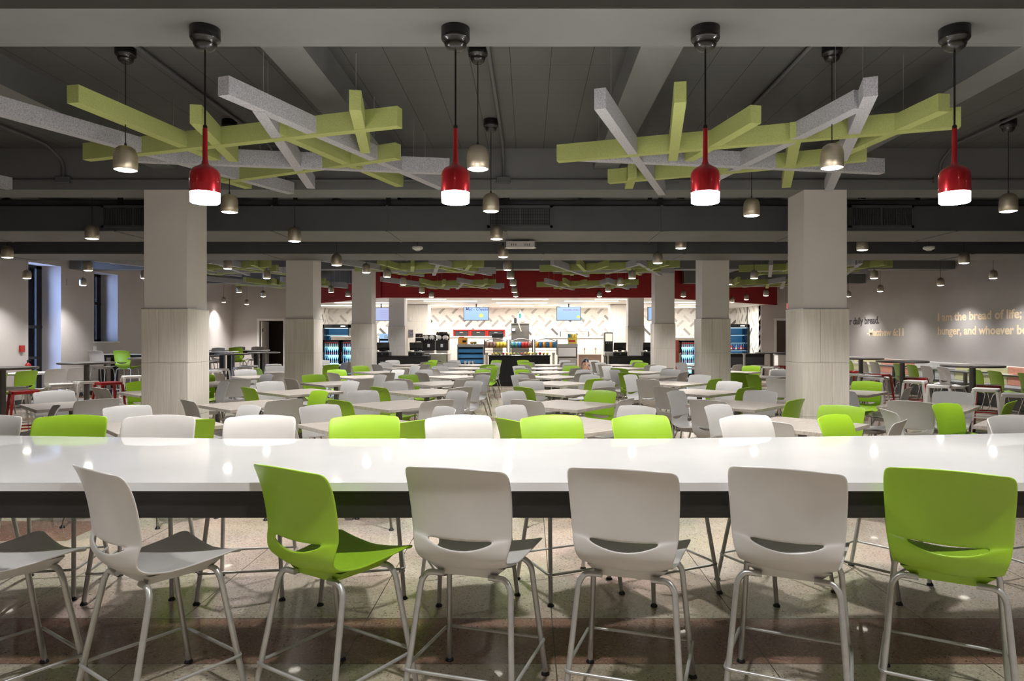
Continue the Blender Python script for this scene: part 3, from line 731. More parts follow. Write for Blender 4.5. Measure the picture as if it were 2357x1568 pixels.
for a, b, c in segs:
    m_ = (a + b) / 2
    for p, q in ((a, m_), (m_, b)):
        part('back_cushion', MB().rbox(XR - .12, XR - .02, p + .008, q - .008, .70, .855, .012), UM[c], t, c + ' upper back cushion')
        part('back_cushion', MB().rbox(XR - .14, XR - .02, p + .008, q - .008, .46, .655, .012), UM[c], t, c + ' lower back cushion')
for i, y in enumerate((13.55, 15.55, 16.8, 18.6)):
    t = thing('low_table', 'dark square dining table at the coloured bench, %s from the camera' % ORD[i], 'table', (9.75, y, 0), 0, 'tables at the coloured bench')
    part('tabletop', MB().rbox(-.12, .36, -.5, .5, .715, .745), TOPD, t)
    part('pedestal', MB().lathe([(.04, .02), (.04, .715)], .12, 0, 12), M_darkpost, t)
    part('base', MB().box(-.05, .2, -.25, .25, 0, .02), M_darkpost, t)

# ------------------------------------------------------------------ ducts
def duct(y0, y1, bot, top, lab, grilles, seams):
    t = thing('air_duct', lab, 'duct', (0, 0, 0))
    mb = MB(); xs = [XL + .01] + seams + [XR - .01]
    for a, b in zip(xs[:-1], xs[1:]): mb.box(a + .004, b - .004, y0, y1, bot, top)
    part('duct_body', mb, M_duct, t)
    for s in seams: part('duct_flange', MB().box(s - .014, s + .014, y0 - .004, y1 + .004, bot - .012, top + .012), M_duct, t)
    part('duct_lit_underside', MB().box(XL + .02, XR - .02, y0 + .01, y1 - .01, bot - .006, bot - .001), M_duct_lit, t)  # thin sheet that carries the painted-in light on the duct bottom
    hg = MB()
    for s in seams: hg.box(s - .03, s + .03, y0 + .1, y0 + .13, top, CE).box(s - .03, s + .03, y1 - .13, y1 - .1, top, CE)
    part('hanger_strap', hg, M_black, t)
    for (x0, x1) in grilles:
        fr = MB(); z0, z1 = bot + .035, bot + .325; y = y0
        fr.box(x0, x1, y - .03, y, z1 - .03, z1).box(x0, x1, y - .03, y, z0, z0 + .03).box(x0, x0 + .035, y - .03, y, z0, z1).box(x1 - .035, x1, y - .03, y, z0, z1).box((x0 + x1) / 2 - .008, (x0 + x1) / 2 + .008, y - .028, y, z0, z1)
        g = part('grille', fr, M_duct, t)
        part('grille_back', MB().box(x0 + .03, x1 - .03, y - .006, y - .002, z0 + .02, z1 - .02), M_grille, g)
        sl = MB(); n = 34
        for k in range(n):
            xx = x0 + .05 + (x1 - x0 - .1) * k / (n - 1); sl.box(xx - .0035, xx + .0035, y - .024, y - .010, z0 + .03, z1 - .03)
        for k in range(11):
            zz = z0 + .045 + (z1 - z0 - .09) * k / 10; sl.box(x0 + .04, x1 - .04, y - .015, y - .008, zz - .003, zz + .003)
        part('grille_louvres', sl, M_duct, g)
    return t
duct(9.0, 10.03, EYE + 1.38, EYE + 1.70, 'wide charcoal air duct with three grilles nearest the camera', [(PX(235, 9), PX(383, 9)), (PX(1122, 9), PX(1272, 9)), (PX(1952, 9), PX(2102, 9))], [-9.6, -7.5, -5.4, -3.35, -1.85, -.3, 1.75, 3.6, 5.6, 7.7, 9.4])
duct(11.45, 12.44, EYE + 1.375, EYE + 1.72, 'second charcoal air duct crossing the hall in front of the second columns', [], [-8.9, -6.4, -4.4, -2.2, .25, 2.6, 4.9, 7.4])
# ------------------------------------------------------------------ felt beam clusters
CL_L = [('w', (-4.05, 4.08), (-2.604, 7.56)), ('w', (-1.975, 4.46), (-.92, 7.33)), ('g', (-3.05, 4.61), (-2.778, 6.12)), ('g', (-.952, 5.1), (-3.9, 6.08)), ('w', (-.756, 6.59), (-3.52, 6.13)),
        ('g', (-2.43, 5.03), (-2.624, 6.13)), ('g', (-1.189, 4.73), (-1.384, 5.85)), ('g', (-1.142, 6.04), (-3.1, 6.98)), ('w', (-1.87, 4.78), (-2.29, 7.26)), ('g', (-1.95, 5.3), (-1.34, 7.18)), ('g', (-3.15, 6.6), (-2.96, 7.28))]
CL_R = [('g', (.263, 6.13), (3.207, 5.12)), ('w', (.489, 4.70), (1.473, 7.58)), ('g', (1.01, 4.575), (1.28, 6.10)), ('w', (.428, 6.08), (3.385, 6.59)), ('g', (.82, 7.01), (3.0, 6.11)), ('g', (1.02, 6.75), (1.06, 7.27)),
        ('g', (1.663, 5.03), (1.43, 6.13)), ('w', (2.27, 4.72), (1.87, 6.9)), ('w', (2.224, 4.475), (3.229, 7.4)), ('g', (2.886, 4.78), (2.7, 6.12)), ('g', (2.1, 5.4), (2.716, 7.25))]
def cluster(lst, dx, dy, B, lab, wires=True, ysc=1.0, xsc=1.0):
    cx = sum((a[0] + b[0]) / 2 for _, a, b in lst) / len(lst); cy = sum((a[1] + b[1]) / 2 for _, a, b in lst) / len(lst)
    t = thing('felt_beam_cluster', lab, 'ceiling baffle', (cx * xsc + dx, cy + dy, EYE + B), 0, 'felt beam clusters')
    wire = MB()
    for i, (c, a, b) in enumerate(lst):
        a = ((a[0] - cx) * xsc, (a[1] - cy) * ysc); b = ((b[0] - cx) * xsc, (b[1] - cy) * ysc)
        j = .0012 * ((i - (3 if lst is CL_L else 0)) % 11)
        part('felt_beam', MB().obox(a, b, .078 + j, j, .145 - j), M_fgreen if c == 'g' else M_fgrey, t, ('green' if c == 'g' else 'grey') + ' felt beam')
        if wires and math.hypot(a[0] - b[0], a[1] - b[1]) > 2:
            for u in (.12, .88):
                x, y = a[0] + (b[0] - a[0]) * u, a[1] + (b[1] - a[1]) * u
                wire.tube([(x, y, .14), (x, y, 2.14 - B)], .0018, 5)
    if wires: part('suspension_wire', wire, M_silver, t)
cluster(CL_L, 0, 0, 1.55, 'big cluster of crossing green and grey felt beams nearest the camera on the window side')
cluster(CL_R, 0, 0, 1.55, 'big cluster of crossing green and grey felt beams nearest the camera on the lettered-wall side')
cluster(CL_L, -4.6, 0, 1.55, 'felt beam cluster whose tip shows at the window-side edge above the first columns')
for (row, dy, B, dz) in (('middle', 9.45, 1.46, 1.0), ('farthest', 13.45, 1.395, .93)):
    xs = 1.0 if row == 'middle' else .93
    for nm, lst, dx in (('second in from the window side', CL_L, 0), ('second in from the lettered wall', CL_R, 0), ('on the window side', CL_L, -4.5), ('on the lettered-wall side', CL_R, 4.5)):
        if row == 'farthest' and dx: dyy = dy - .35
        else: dyy = dy
        cluster(lst, dx, dyy, B, 'crossing green and grey felt beams, %s row, %s' % (row, nm), True, dz, xs)

# ------------------------------------------------------------------ pendants
def spot(parent, name, z, watts, ang, rad, col=WARM):
    l = bpy.data.lights.new(name, 'SPOT'); l.energy = watts; l.spot_size = math.radians(ang); l.spot_blend = 0.75; l.shadow_soft_size = rad; l.color = col
    o = bpy.data.objects.new(name, l); COL.objects.link(o); o.parent = parent; o.location = (0, 0, z); return o
SH_B = MB(); r = .08
prof = [(.077, 0), (.080, .002), (.082, .05), (.081, .10), (.076, .132), (.063, .158), (.040, .174), (.012, .180)]
SH_B.lathe(prof + [(.012, .180)], seg=28, cap=False)
SH_B.lathe([(.077, 0), (.074, .003), (.076, .05), (.075, .10), (.060, .15), (.02, .170)], seg=28, cap=False)
BR_SHADE = SH_B.mesh('shade', M_brass)
BR_DISC = MB().lathe([(.001, -.010), (.030, -.009), (.055, -.005), (.070, .001), (.0755, .008)], seg=28, cap=False).mesh('diffuser', M_bulb)
CANOPY = MB().lathe([(.068, 0), (.072, -.003), (.072, -.064), (.069, -.070), (.066, -.070), (.066, -.074), (.057, -.076), (.056, -.094), (.047, -.114), (.030, -.126), (.010, -.129)], seg=28).mesh('canopy', M_gloss_black)
def pendant(x, y, hb, top, label):
    t = thing('brass_pendant', label, 'pendant lamp', (x, y, EYE + hb), 0, 'brass pendant lamps')
    put(BR_SHADE, 'shade', t); put(BR_DISC, 'diffuser', t)
    part('cord', MB().tube([(0, 0, .178), (0, 0, top - EYE - hb - .1)], .0042, 6).lathe([(.010, .176), (.008, .2)], seg=10), M_black, t)
    c = put(CANOPY, 'canopy', t); c.location = (0, 0, top - EYE - hb)
    spot(t, 'pendant_light', -.02, LAMP_W, 112, .07)
PF = [-10.75, -8.15, -5.52, -3.0, -.385, 2.2, 4.8, 7.35, 9.85]
PEND = [(289, 392, 5.08), (1100, 390, 5.08), (1915, 387, 5.06), (528, 489, 6.82), (1130, 487, 6.8), (1730, 497, 7.0), (2321, 487, 6.8), (212, 550, 8.75), (678, 556, 8.82), (1143, 551, 8.75),
        (1567, 572, 10.2), (1985, 576, 10.2), (17, 593, 10.75), (775, 611, 10.75), (1158, 592, 10.75), (1514, 606, 11.2), (2219, 606, 11.2),
        (62, 641, 14.66), (203, 623, 12.9), (191, 657, 16.65), (524, 619, 13.0), (614, 641, 14.66), (843, 628, 13.35), (891, 638, 14.3), (1168, 622, 13.0), (1175, 641, 14.66), (1455, 641, 14.66), (1736, 641, 14.66), (2012, 641, 14.66), (2165, 657, 16.6), (2286, 641, 14.66),
        (928, 656, 16.5), (971, 674, 19.4), (993, 684, 20.95), (1184, 673, 19.3), (1181, 657, 16.6), (1187, 683, 20.95), (1428, 656, 16.5), (1400, 671, 19.0), (1380, 683, 20.95),
        (550, 673, 19.3), (515, 696, 25.0), (568, 701, 25.2), (606, 683, 21.4), (762, 673, 19.3), (801, 682, 21.2), (1573, 683, 21.0), (1718, 690, 23.2), (1685, 696, 23.3), (1763, 681, 21.0), (1678, 655, 16.4), (1953, 683, 21.4), (2026, 671, 18.9), (333, 641, 14.66)]
rows = []
for (px, py, z) in PEND:
    x = PX(px, z); rows.append((min(range(9), key=lambda i: abs(PF[i] - x)), z, x, (VY - py) * z / F))
rows.sort(); num = {}
for (f, z, x, hb) in rows:
    num[f] = num.get(f, 0) + 1
    if any(a - .02 < z < b + .02 for a, b in ROWS): top = SO
    elif 9.0 <= z <= 10.03: top = EYE + 1.374
    elif 11.43 <= z <= 12.45: top = EYE + 1.37
    else: top = CE
    pendant(x, z, hb, top, 'brushed brass bell pendant, %s from camera in the %s line of lamps from the windows' % (ORD[num[f] - 1], ORD[f]))
# unseen pendants added behind the camera as fill light for the near stools
for i, y in enumerate((1.9, -.2, -2.3)):
    for f, x in enumerate((-8.15, -5.5, -3.0, -.38, 2.2, 4.8, 7.3)):
        pendant(x, y, 1.3, CE, 'unseen brass fill pendant added behind the camera, %s row back, %s from windows' % (ORD[i], ORD[f]))
def red_pendant(x, y, label):
    t = thing('red_pendant', label, 'pendant lamp', (x, y, EYE + .722), 0, 'red pendant lamps over the counter')
    part('shade', MB().lathe([(.0765, .055), (.078, .060), (.078, .150), (.074, .168), (.062, .184), (.040, .197), (.020, .210), (.0135, .232), (.0125, .40), (.0115, .405)], seg=36, cap=False), M_redlamp, t)
    part('glass_diffuser', MB().lathe([(.070, .0), (.0745, .004), (.0755, .060)], seg=36), M_redbulb, t)
    part('cord', MB().tube([(0, 0, .40), (0, 0, .86)], .0052, 8).lathe([(.0115, .395), (.0115, .418), (.007, .424)], seg=12), M_gloss_black, t)
    c = put(CANOPY, 'canopy', t); c.location = (0, 0, .953); c.scale = (1.08, 1.08, 1.0)
    spot(t, 'pendant_light', -.01, RED_W, 150, .07, (1, .94, .86))
    l = bpy.data.lights.new('diffuser_light', 'POINT'); l.energy = RED_W * .22; l.shadow_soft_size = .07; l.color = (1, .94, .86)
    o = bpy.data.objects.new('diffuser_light', l); COL.objects.link(o); o.parent = t; o.location = (0, 0, -.06)
for i, px in enumerate((472, 1048.5, 1623.5, 2197)):
    red_pendant(PX(px, 3.735), 3.735, 'glossy red bottle-shaped pendant with glowing white base over the counter, %s from window end' % ORD[i])
# ------------------------------------------------------------------ conduits on the ceiling and beams
for i, (x, bays) in enumerate([(-5.3, 2), (-2.86, 2), (-.30, 2), (2.05, 2), (4.66, 2)]):
    t = thing('conduit', 'painted conduit running along the ceiling and down the first beam, %s from the windows' % ORD[i], 'pipe', (0, 0, 0), 0, 'ceiling conduits')
    part('pipe', MB().tube(bezpts([(x, 4.0, CE - .03), (x + .02, 7.55, CE - .03), (x + .02, 7.82, CE - .16), (x + .02, 7.82, SO + .13)], .12, 6), .016, 8), M_beam, t)
    part('junction_box', MB().rbox(x - .06, x + .10, 7.79, 7.845, SO + .07, SO + .14), M_beam, t)
t = thing('conduit', 'long horizontal painted conduit on the face of the beam above the first columns', 'pipe')
part('pipe', MB().tube([(XL + .1, 7.825, SO + .105), (XR - .1, 7.825, SO + .105)], .015, 8), M_beam, t)
t = thing('pipe_run', 'dark pipes running above the first air duct', 'pipe')
part('pipe', MB().tube([(XL + .1, 9.3, EYE + 1.80), (XR - .1, 9.3, EYE + 1.80)], .045, 10), M_beam, t)
part('pipe', MB().tube([(XL + .1, 9.8, EYE + 1.88), (XR - .1, 9.8, EYE + 1.88)], .03, 10), M_steel, t)
for i, (px, py, z) in enumerate(((961, 566, 10.3), (2138, 567, 10.3))):
    x = PX(px, z); hb = EYE + 1.30
    t = thing('ceiling_sensor', 'small white round ceiling sensor on the %s side' % ('window' if i == 0 else 'lettered-wall'), 'sensor', (x, z, hb), 0, 'ceiling sensors')
    part('body', MB().lathe([(.02, -.025), (.045, -.012), (.078, .005), (.082, .03), (.075, .04), (.02, .045)], seg=24), M_white, t)
    part('lens', MB().lathe([(.001, -.04), (.012, -.036), (.028, -.02)], seg=16), M_black, t)
    part('stem', MB().tube([(0, 0, .04), (0, 0, CE - hb)], .008, 6), M_black, t)
x = PX(1198, 9.85)
t = thing('wireless_unit', 'flat grey slotted box under the first air duct', 'ceiling unit', (x, 9.85, EYE + 1.262))
part('body', MB().prism([(-.2, -.09), (.2, -.09), (.23, .03), (.18, .1), (-.18, .1), (-.23, .03)], 0, .085), M_steel, t)
part('slots', MB().box(-.13, -.12, -.094, -.088, .02, .05).box(-.10, -.09, -.094, -.088, .02, .05).box(-.07, -.06, -.094, -.088, .02, .05).box(.06, .07, -.094, -.088, .02, .05).box(.09, .10, -.094, -.088, .02, .05).box(.12, .13, -.094, -.088, .02, .05), M_black, t)
part('mount', MB().box(-.12, .12, -.03, .08, .085, .111), M_black, t)
# wall devices on the window wall
def wallbox(name, y, z, w, h, m, lab, cat, d=.04):
    solo(name, MB().rbox(XL, XL + d, y - w / 2, y + w / 2, z - h / 2, z + h / 2, .004), m, lab, cat)
wallbox('fire_alarm', PX(48, 1) and 15.48, PH(803, 15.48), .14, .15, M_redmetal, 'small red fire alarm pull on the wall beside the glass exit door', 'fire alarm')
wallbox('outlet_plate', 18.1, PH(803, 18.1), .14, .14, M_white, 'white outlet plate under the window nearest the glass exit door', 'outlet', .012)
wallbox('access_panel', 17.1, PH(650, 17.1), .22, .17, M_wall, 'small flush access panel high on the wall between door and window', 'panel', .015)
t = thing('fire_extinguisher', 'red fire extinguisher hanging low on the wall beside the glass exit door', 'fire extinguisher', (XL + .10, 15.55, .55))
part('cylinder', MB().lathe([(.001, 0), (.06, .01), (.065, .03), (.065, .30), (.05, .35), (.02, .38)], seg=20), M_redmetal, t)
part('valve', MB().lathe([(.018, .38), (.018, .42)], seg=10).box(-.02, .06, -.01, .01, .42, .44), M_black, t)
part('label_band', MB().lathe([(.0665, .10), (.0665, .22)], seg=20, cap=False), M_white, t)

# ------------------------------------------------------------------ servery
def S(px0, px1, z): return PX(px0, z), PX(px1, z)
# linear lights in the white ceiling
LL = [(938, 1005, 22.1), (1133, 1262, 22.1), (1391, 1443, 22.1), (976, 1097, 23.3), (1300, 1423, 23.3), (1142, 1259, 24.5), (868, 897, 24.5), (1500, 1540, 24.0), (1258, 1295, 26.4), (990, 1030, 26.4), (1150, 1228, 26.9), (1290, 1400, 27.6), (866, 897, 26.2), (1556, 1602, 24.2), (1580, 1602, 25.8), (1556, 1620, 28.3), (1040, 1110, 27.7), (790, 811, 24.4), (745, 811, 26.6)]
for i, (a, b, z) in enumerate(LL):
    x0, x1 = S(a, b, z)
    if x1 - x0 < 1.2: x0 -= .3; x1 += .3
    o = solo('linear_light', MB().box(-(x1 - x0) / 2, (x1 - x0) / 2, -.035, .035, -.012, 0), M_linear, 'slim white linear light recessed in the servery ceiling', 'ceiling light', ((x0 + x1) / 2, z, SC), 0, 'linear ceiling lights')
for (x, y, sx, sy, w) in ((0, 24.4, 7.5, .3, 130), (0, 27.4, 12, .3, 230), (-6.6, 27.2, 2.5, .3, 55), (7.0, 27.2, 2.5, .3, 55)):
    l = bpy.data.lights.new('linear_glow', 'AREA'); l.shape = 'RECTANGLE'; l.size = sx; l.size_y = sy; l.energy = w; l.color = (1, .97, .92)
    o = bpy.data.objects.new('linear_glow', l); COL.objects.link(o); o.location = (x, y, SC - .02)
# menu screens
def screen(a, b, y0, y1, z, m, lab, words, extra=None, tilt=0):
    x0, x1 = S(a, b, z); h0, h1 = PH(y1, z), PH(y0, z); cx = (x0 + x1) / 2; ch = (h0 + h1) / 2; w = x1 - x0; h = h1 - h0
    t = thing('menu_screen', lab, 'screen', (cx, z, ch), tilt)
    part('frame', MB().rbox(-w / 2, w / 2, 0, .05, -h / 2, h / 2), M_black, t)
    part('display', MB().box(-w / 2 + .02, w / 2 - .02, -.004, 0, -h / 2 + .02, h / 2 - .02), m, t)
    part('pole', MB().tube([(0, .03, h / 2 - .05), (0, .03, SC - ch)], .022, 8), M_black, t)
    for (s, sz, x, y, mm) in words:
        me = text_mesh(s, sz, .001, .002, .3); me.materials.clear(); me.materials.append(mm)
        o = put(me, 'screen_lettering', t); o.rotation_euler = (PI / 2, 0, 0); o.location = (x * w, -.006, y * h)
    for q in (extra or []): part('screen_picture', q, M_leafgreen, t)
    return t
def blob(cx, cz, r):
    mb = MB(); n = 14; rr = random.Random(4)
    p = [(cx + math.cos(2 * PI * k / n) * r * rr.uniform(.8, 1.15), -.0055, cz + math.sin(2 * PI * k / n) * r * .8 * rr.uniform(.8, 1.1)) for k in range(n)]
    mb.add(p, [tuple(range(n))]); return mb
screen(1067, 1125, 707, 738, 25.3, M_screen, 'pale blue menu screen reading Mac - Cheese with a green salad picture', [('Mac - Cheese', .15, -.43, .25, M_navy)], [blob(.18, -.06, .09)])
screen(1281, 1337, 706, 738, 25.3, M_screen, 'pale blue menu screen reading Smoothie on the far side of the hanging bag', [('Smoothie of the t', .085, -.24, .22, M_plum)], [blob(.35, -.12, .07)], -.06)
screen(855, 899, 708, 739, 25.3, M_screen2, 'lilac-blue menu screen with rows of purple lines between the columns', [('- - - - - - - - -', .06, -.05, .22 - .13 * k, M_plum) for k in range(5)])
screen(1489, 1545, 707, 738, 25.3, M_screen, 'plain blue menu screen mostly behind the third text-wall-side column', [], None, .25)
# black counters
def counter(name, a, b, y0, y1, h, lab, m=M_black, topm=M_gloss_black):
    t = thing(name, lab, 'counter', ((a + b) / 2, y0, 0)); w = (b - a) / 2
    part('body', MB().box(-w, w, .02, y1 - y0, 0, h - .03), m, t)
    part('worktop', MB().rbox(-w - .02, w + .02, 0, y1 - y0, h - .03, h), topm, t)
    return t
counter('cashier_counter', -5.3, -3.05, 20.85, 21.58, .93, 'black cashier counter wrapped round the farthest window-side column')
counter('cashier_counter', 2.36, 4.3, 20.85, 21.58, .93, 'black cashier counter at the farthest column on the lettered-wall side')
t = counter('snack_counter', -1.2, .66, 20.95, 21.75, .95, 'black-skirted snack display counter in the middle of the servery', M_curtain)
# till: screen, base, cash drawer, card reader
def till(x, y, z, lab, rot=0):
    t = thing('cash_register', lab, 'till', (x, y, z), rot)
    part('cash_drawer', MB().rbox(-.21, .21, -.02, .38, 0, .11), M_black, t)
    part('drawer_lock', MB().box(-.012, .012, -.024, -.02, .05, .07), M_chrome, t)
    part('drawer_shelf', MB().rbox(-.23, .23, -.06, .38, .11, .125), M_steel, t)
    mb = MB(); mb.add([(-.19, .16, .17), (.19, .16, .17), (.19, .08, .40), (-.19, .08, .40), (-.19, .20, .18), (.19, .20, .18), (.19, .12, .41), (-.19, .12, .41)], [(0, 3, 2, 1), (4, 5, 6, 7), (0, 1, 5, 4), (1, 2, 6, 5), (2, 3, 7, 6), (3, 0, 4, 7)])
    part('monitor', mb, M_gloss_black, t)
    part('monitor_stand', MB().box(-.05, .05, .12, .22, .125, .22), M_black, t)
    part('card_reader', MB().rbox(.12, .19, -.04, .06, .125, .17), M_silver, t); part('card_reader', MB().rbox(-.19, -.12, -.04, .06, .125, .16), M_silver, t)
    return t
till(PX(956, 21.0), 20.98, .93, 'black till screen between slush machines and window-side column')
till(PX(880, 21.0), 20.98, .93, 'black till behind the window side of the farthest column')
till(PX(1428, 21.0), 20.98, .93, 'black till beside the coffee machine, lettered-wall side')
till(PX(1496, 21.0), 20.98, .93, 'black till between the two farthest lettered-wall-side columns')
# blue lit drinks machine behind the column
counter('machine_counter', PX(860, 22.4), PX(920, 22.4), 22.35, 22.95, .93, 'counter under the blue-headed drink dispenser', M_white, M_steel)
z = 22.4; x0, x1 = S(872, 915, z)
t = thing('drink_dispenser', 'black drink dispenser with rounded blue lit header behind the farthest window-side column', 'dispenser', ((x0 + x1) / 2, z, .93))
w = (x1 - x0) / 2; b0 = 0; top = PH(768.5, z) - .93
part('cabinet', MB().rbox(-w, w, 0, .5, 0, top - .02, .03), M_gloss_black, t)
part('header', MB().rbox(-w + .02, w - .02, -.05, 0, PH(780, z) - .93, top, .05), M_screen, t, 'blue rounded header')
me = text_mesh('Dasa', .13, .002, .004, .2); me.materials.clear(); me.materials.append(M_white)
o = put(me, 'header_lettering', t); o.rotation_euler = (PI / 2, 0, 0); o.location = (-.12, -.055, PH(778.5, z) - .93)
part('lit_window', MB().box(-w + .04, w - .04, -.012, 0, PH(790, z) - .93, PH(784.5, z) - .93), M_screen, t)
part('nozzles', MB().box(-w + .06, -.06, -.05, 0, .30, .36).box(.02, w - .06, -.05, 0, .30, .36), M_steel, t)
# poster and switch on the tiled column
z = 25.55
x0, x1 = S(940, 951, z)
t = solo('notice_poster', MB().box(x0, x1, z, z + .01, PH(776, z), PH(759, z)), noisy('dark_poster_print', (.03, .03, .06), (.25, .22, .25), 9, .5), 'small dark poster on the tiled column behind the tills', 'poster')
x0, x1 = S(942, 947, z)
solo('wall_switch', MB().rbox(x0, x1, z, z + .02, PH(738.5, z), PH(731, z), .004), M_white, 'small white switch box on the tiled column above the dark poster', 'switch')
# stainless work tables
def steel_table(a, b, y0, y1, h, lab, shut=True):
    t = thing('steel_cabinet', lab, 'cabinet', ((a + b) / 2, y0, 0)); w = (b - a) / 2
    part('worktop', MB().rbox(-w, w, 0, y1 - y0, h - .04, h), M_steel, t)
    part('body', MB().box(-w + .02, w - .02, .03, y1 - y0, .08, h - .04), M_steel, t)
    for s in (-1, 1): part('leg', MB().box(s * (w - .03) - .02, s * (w - .03) + .02, 0, .04, 0, h - .04), M_darkpost, t)
    part('handle', MB().tube([(-w * .5, .0, h - .22), (w * .3, .0, h - .22)], .018, 8), M_black, t)
    return t
steel_table(PX(988, 21.3), PX(1031, 21.3), 21.3, 21.95, PH(814.5, 21.3), 'stainless steel cabinet beside the window-side cashier counter')
a = PX(966, 22.2); b = PX(1034, 22.2)
counter('machine_counter', a, b, 22.1, 22.75, PH(813.5, 22.2), 'counter carrying the twin slush machines', M_white, M_steel)
TOPZ = PH(813.5, 22.2)
for k, (p, q) in enumerate(((973.5, 1000), (1003, 1031))):
    x0, x1 = S(p, q, 22.2); w = (x1 - x0) / 2
    t = thing('slush_machine', 'black twin-drum slush machine, %s from the windows' % ORD[k], 'drink machine', ((x0 + x1) / 2, 22.2, TOPZ), 0, 'slush machines')
    hh = PH(771 if k == 0 else 767.5, 22.2) - TOPZ
    part('body', MB().rbox(-w, w, .03, .45, .09, .42, .02), M_black, t)
    part('drip_tray', MB().box(-w + .02, w - .02, -.02, .35, 0, .02).box(-w + .02, -w + .05, -.02, .02, 0, .09).box(w - .05, w - .02, -.02, .02, 0, .09).box(-w + .02, w - .02, .03, .4, .02, .09), M_steel, t)
    part('hood', MB().rbox(-w, w, .05, .48, hh - .05, hh, .02).box(-w, w, .4, .48, .42, hh), M_black, t)
    for s in (-1, 1):
        d = MB().lathe([(.02, 0), (.075, .01), (.082, .03), (.082, .32)], seg=20)
        d.v = [(s * w * .5 + v[0], v[2] - .01, .50 + v[1]) for v in d.v]
        dd = part('drum', d, M_warmwhite, t, 'pale frosted drum')
        part('tap', MB().box(s * w * .5 - .018, s * w * .5 + .018, -.04, .0, .40, .47), M_black, t)
    part('price_card', MB().box(-.045, .035, .02, .03, .20, .30), M_white, t)
x0, x1 = S(956, 972, 22.2)
t = thing('syrup_dispenser', 'slim black dispenser with fruit-print topper beside the slush machines', 'drink machine', ((x0 + x1) / 2, 22.2, TOPZ)); w = (x1 - x0) / 2
part('body', MB().rbox(-w, w, 0, .4, 0, PH(778, 22.2) - TOPZ), M_black, t)
part('topper', MB().rbox(-w, w, .02, .2, PH(777, 22.2) - TOPZ, PH(768, 22.2) - TOPZ), noisy('fruit_print', (.02, .02, .05), (.8, .45, .1), 26, .4, lo=.55, hi=.6), t)
part('badge', MB().box(-w * .7, w * .6, -.004, 0, PH(788, 22.2) - TOPZ, PH(785.5, 22.2) - TOPZ), M_white, t)
t = thing('topper_sign', 'dark fruit-print topper standing on the farther slush machine', 'sign', (PX(1017, 22.3), 22.3, PH(767.5, 22.2)))
part('panel', MB().rbox(-.17, .17, 0, .1, 0, .045), MATS['fruit_print'], t)
# laminated half walls with white shelf
def half_wall(px0, px1, z, ytop, lab, d=.5):
    x0, x1 = S(px0, px1, z); h = PH(ytop, z)
    t = thing('half_wall', lab, 'partition', ((x0 + x1) / 2, z, 0)); w = (x1 - x0) / 2
    part('panel', MB().box(-w, w, .03, d, 0, h - .05), M_tile, t)
    part('ledge', MB().rbox(-w - .03, w + .03, 0, d + .03, h - .05, h), M_white, t)
    mb = MB(); n = max(2, int(2 * w / .6))
    for k in range(1, n): mb.box(-w + 2 * w * k / n - .003, -w + 2 * w * k / n + .003, .026, .03, 0, h - .05)
    part('panel_joints', mb, M_joint, t)
    return t
half_wall(990, 1133, 25.3, 774, 'pale panelled half wall with white ledge below the Mac - Cheese screen')
half_wall(1258, 1389, 25.3, 775.5, 'pale panelled half wall with white ledge below the Smoothie screen')
half_wall(762, 868, 27.2, 774, 'pale half wall with white ledge behind the two window-side drink coolers')
half_wall(1500, 1620, 27.2, 777, 'pale half wall behind the lettered-wall-side drink cooler')
# red framed ovens on the back counter
x0, x1 = S(1040, 1165, 28.4)
counter('back_counter', x0, x1, 28.35, 29.1, PH(776, 28.4), 'white back counter carrying the red framed ovens', M_white, M_white)
for k, (p, q) in enumerate(((1043, 1081), (1082, 1120), (1121, 1162))):
    x0, x1 = S(p, q, 28.4); w = (x1 - x0) / 2
    t = thing('red_oven', 'red-framed black warming oven, %s from the windows' % ORD[k], 'oven', ((x0 + x1) / 2, 28.4, PH(776, 28.4)), 0, 'red warming ovens')
    h = PH(759, 28.4) - PH(776, 28.4)
    part('frame', MB().box(-w, w, .05, .5, 0, h).box(-w, w, 0, .05, h - .04, h).box(-w, -w + .05, 0, .05, 0, h).box(w - .05, w, 0, .05, 0, h), M_redmetal, t)
    part('door', MB().rbox(-w + .08, w - .08, -.01, .04, .01, h - .07), M_black, t)
    part('handle', MB().box(-.07, .07, -.03, -.01, h - .13, h - .10), M_steel, t)
x0, x1 = S(1132, 1159, 24.6)
t = thing('oven_stack', 'tall grey cabinet with black top box behind the yellow snack bags', 'cabinet', ((x0 + x1) / 2, 24.6, 0)); w = (x1 - x0) / 2
part('body', MB().rbox(-w * .85, w * .85, .02, .5, 0, PH(777, 24.6)), M_steel, t)
part('top_box', MB().rbox(-w, w, 0, .5, PH(777, 24.6), PH(768, 24.6)), M_black, t)
x0, x1 = S(1177, 1218, 24.8)
t = thing('display_board', 'tall dark grey board with utensils clipped to it in the middle of the servery', 'board', ((x0 + x1) / 2, 24.8, 0)); w = (x1 - x0) / 2; hT = PH(744, 24.8)
part('board', MB().rbox(-w, w, 0, .30, 0, hT), M_darkpost, t); part('top_rail', MB().box(-w - .01, w + .01, -.02, .31, hT - .04, hT), M_steel, t)
part('ladle', MB().tube([(-.10, -.04, hT + .12), (-.02, -.04, hT - .14), (.03, -.04, hT - .30)], .018, 8), M_lightwood, t, 'wooden ladle')
part('scoop', MB().box(-w + .03, -w + .14, -.05, -.01, hT - .28, hT - .19), M_white, t, 'white scoop'); part('clip', MB().box(-w + .1, -w + .19, -.04, .0, hT, hT + .18), M_black, t)
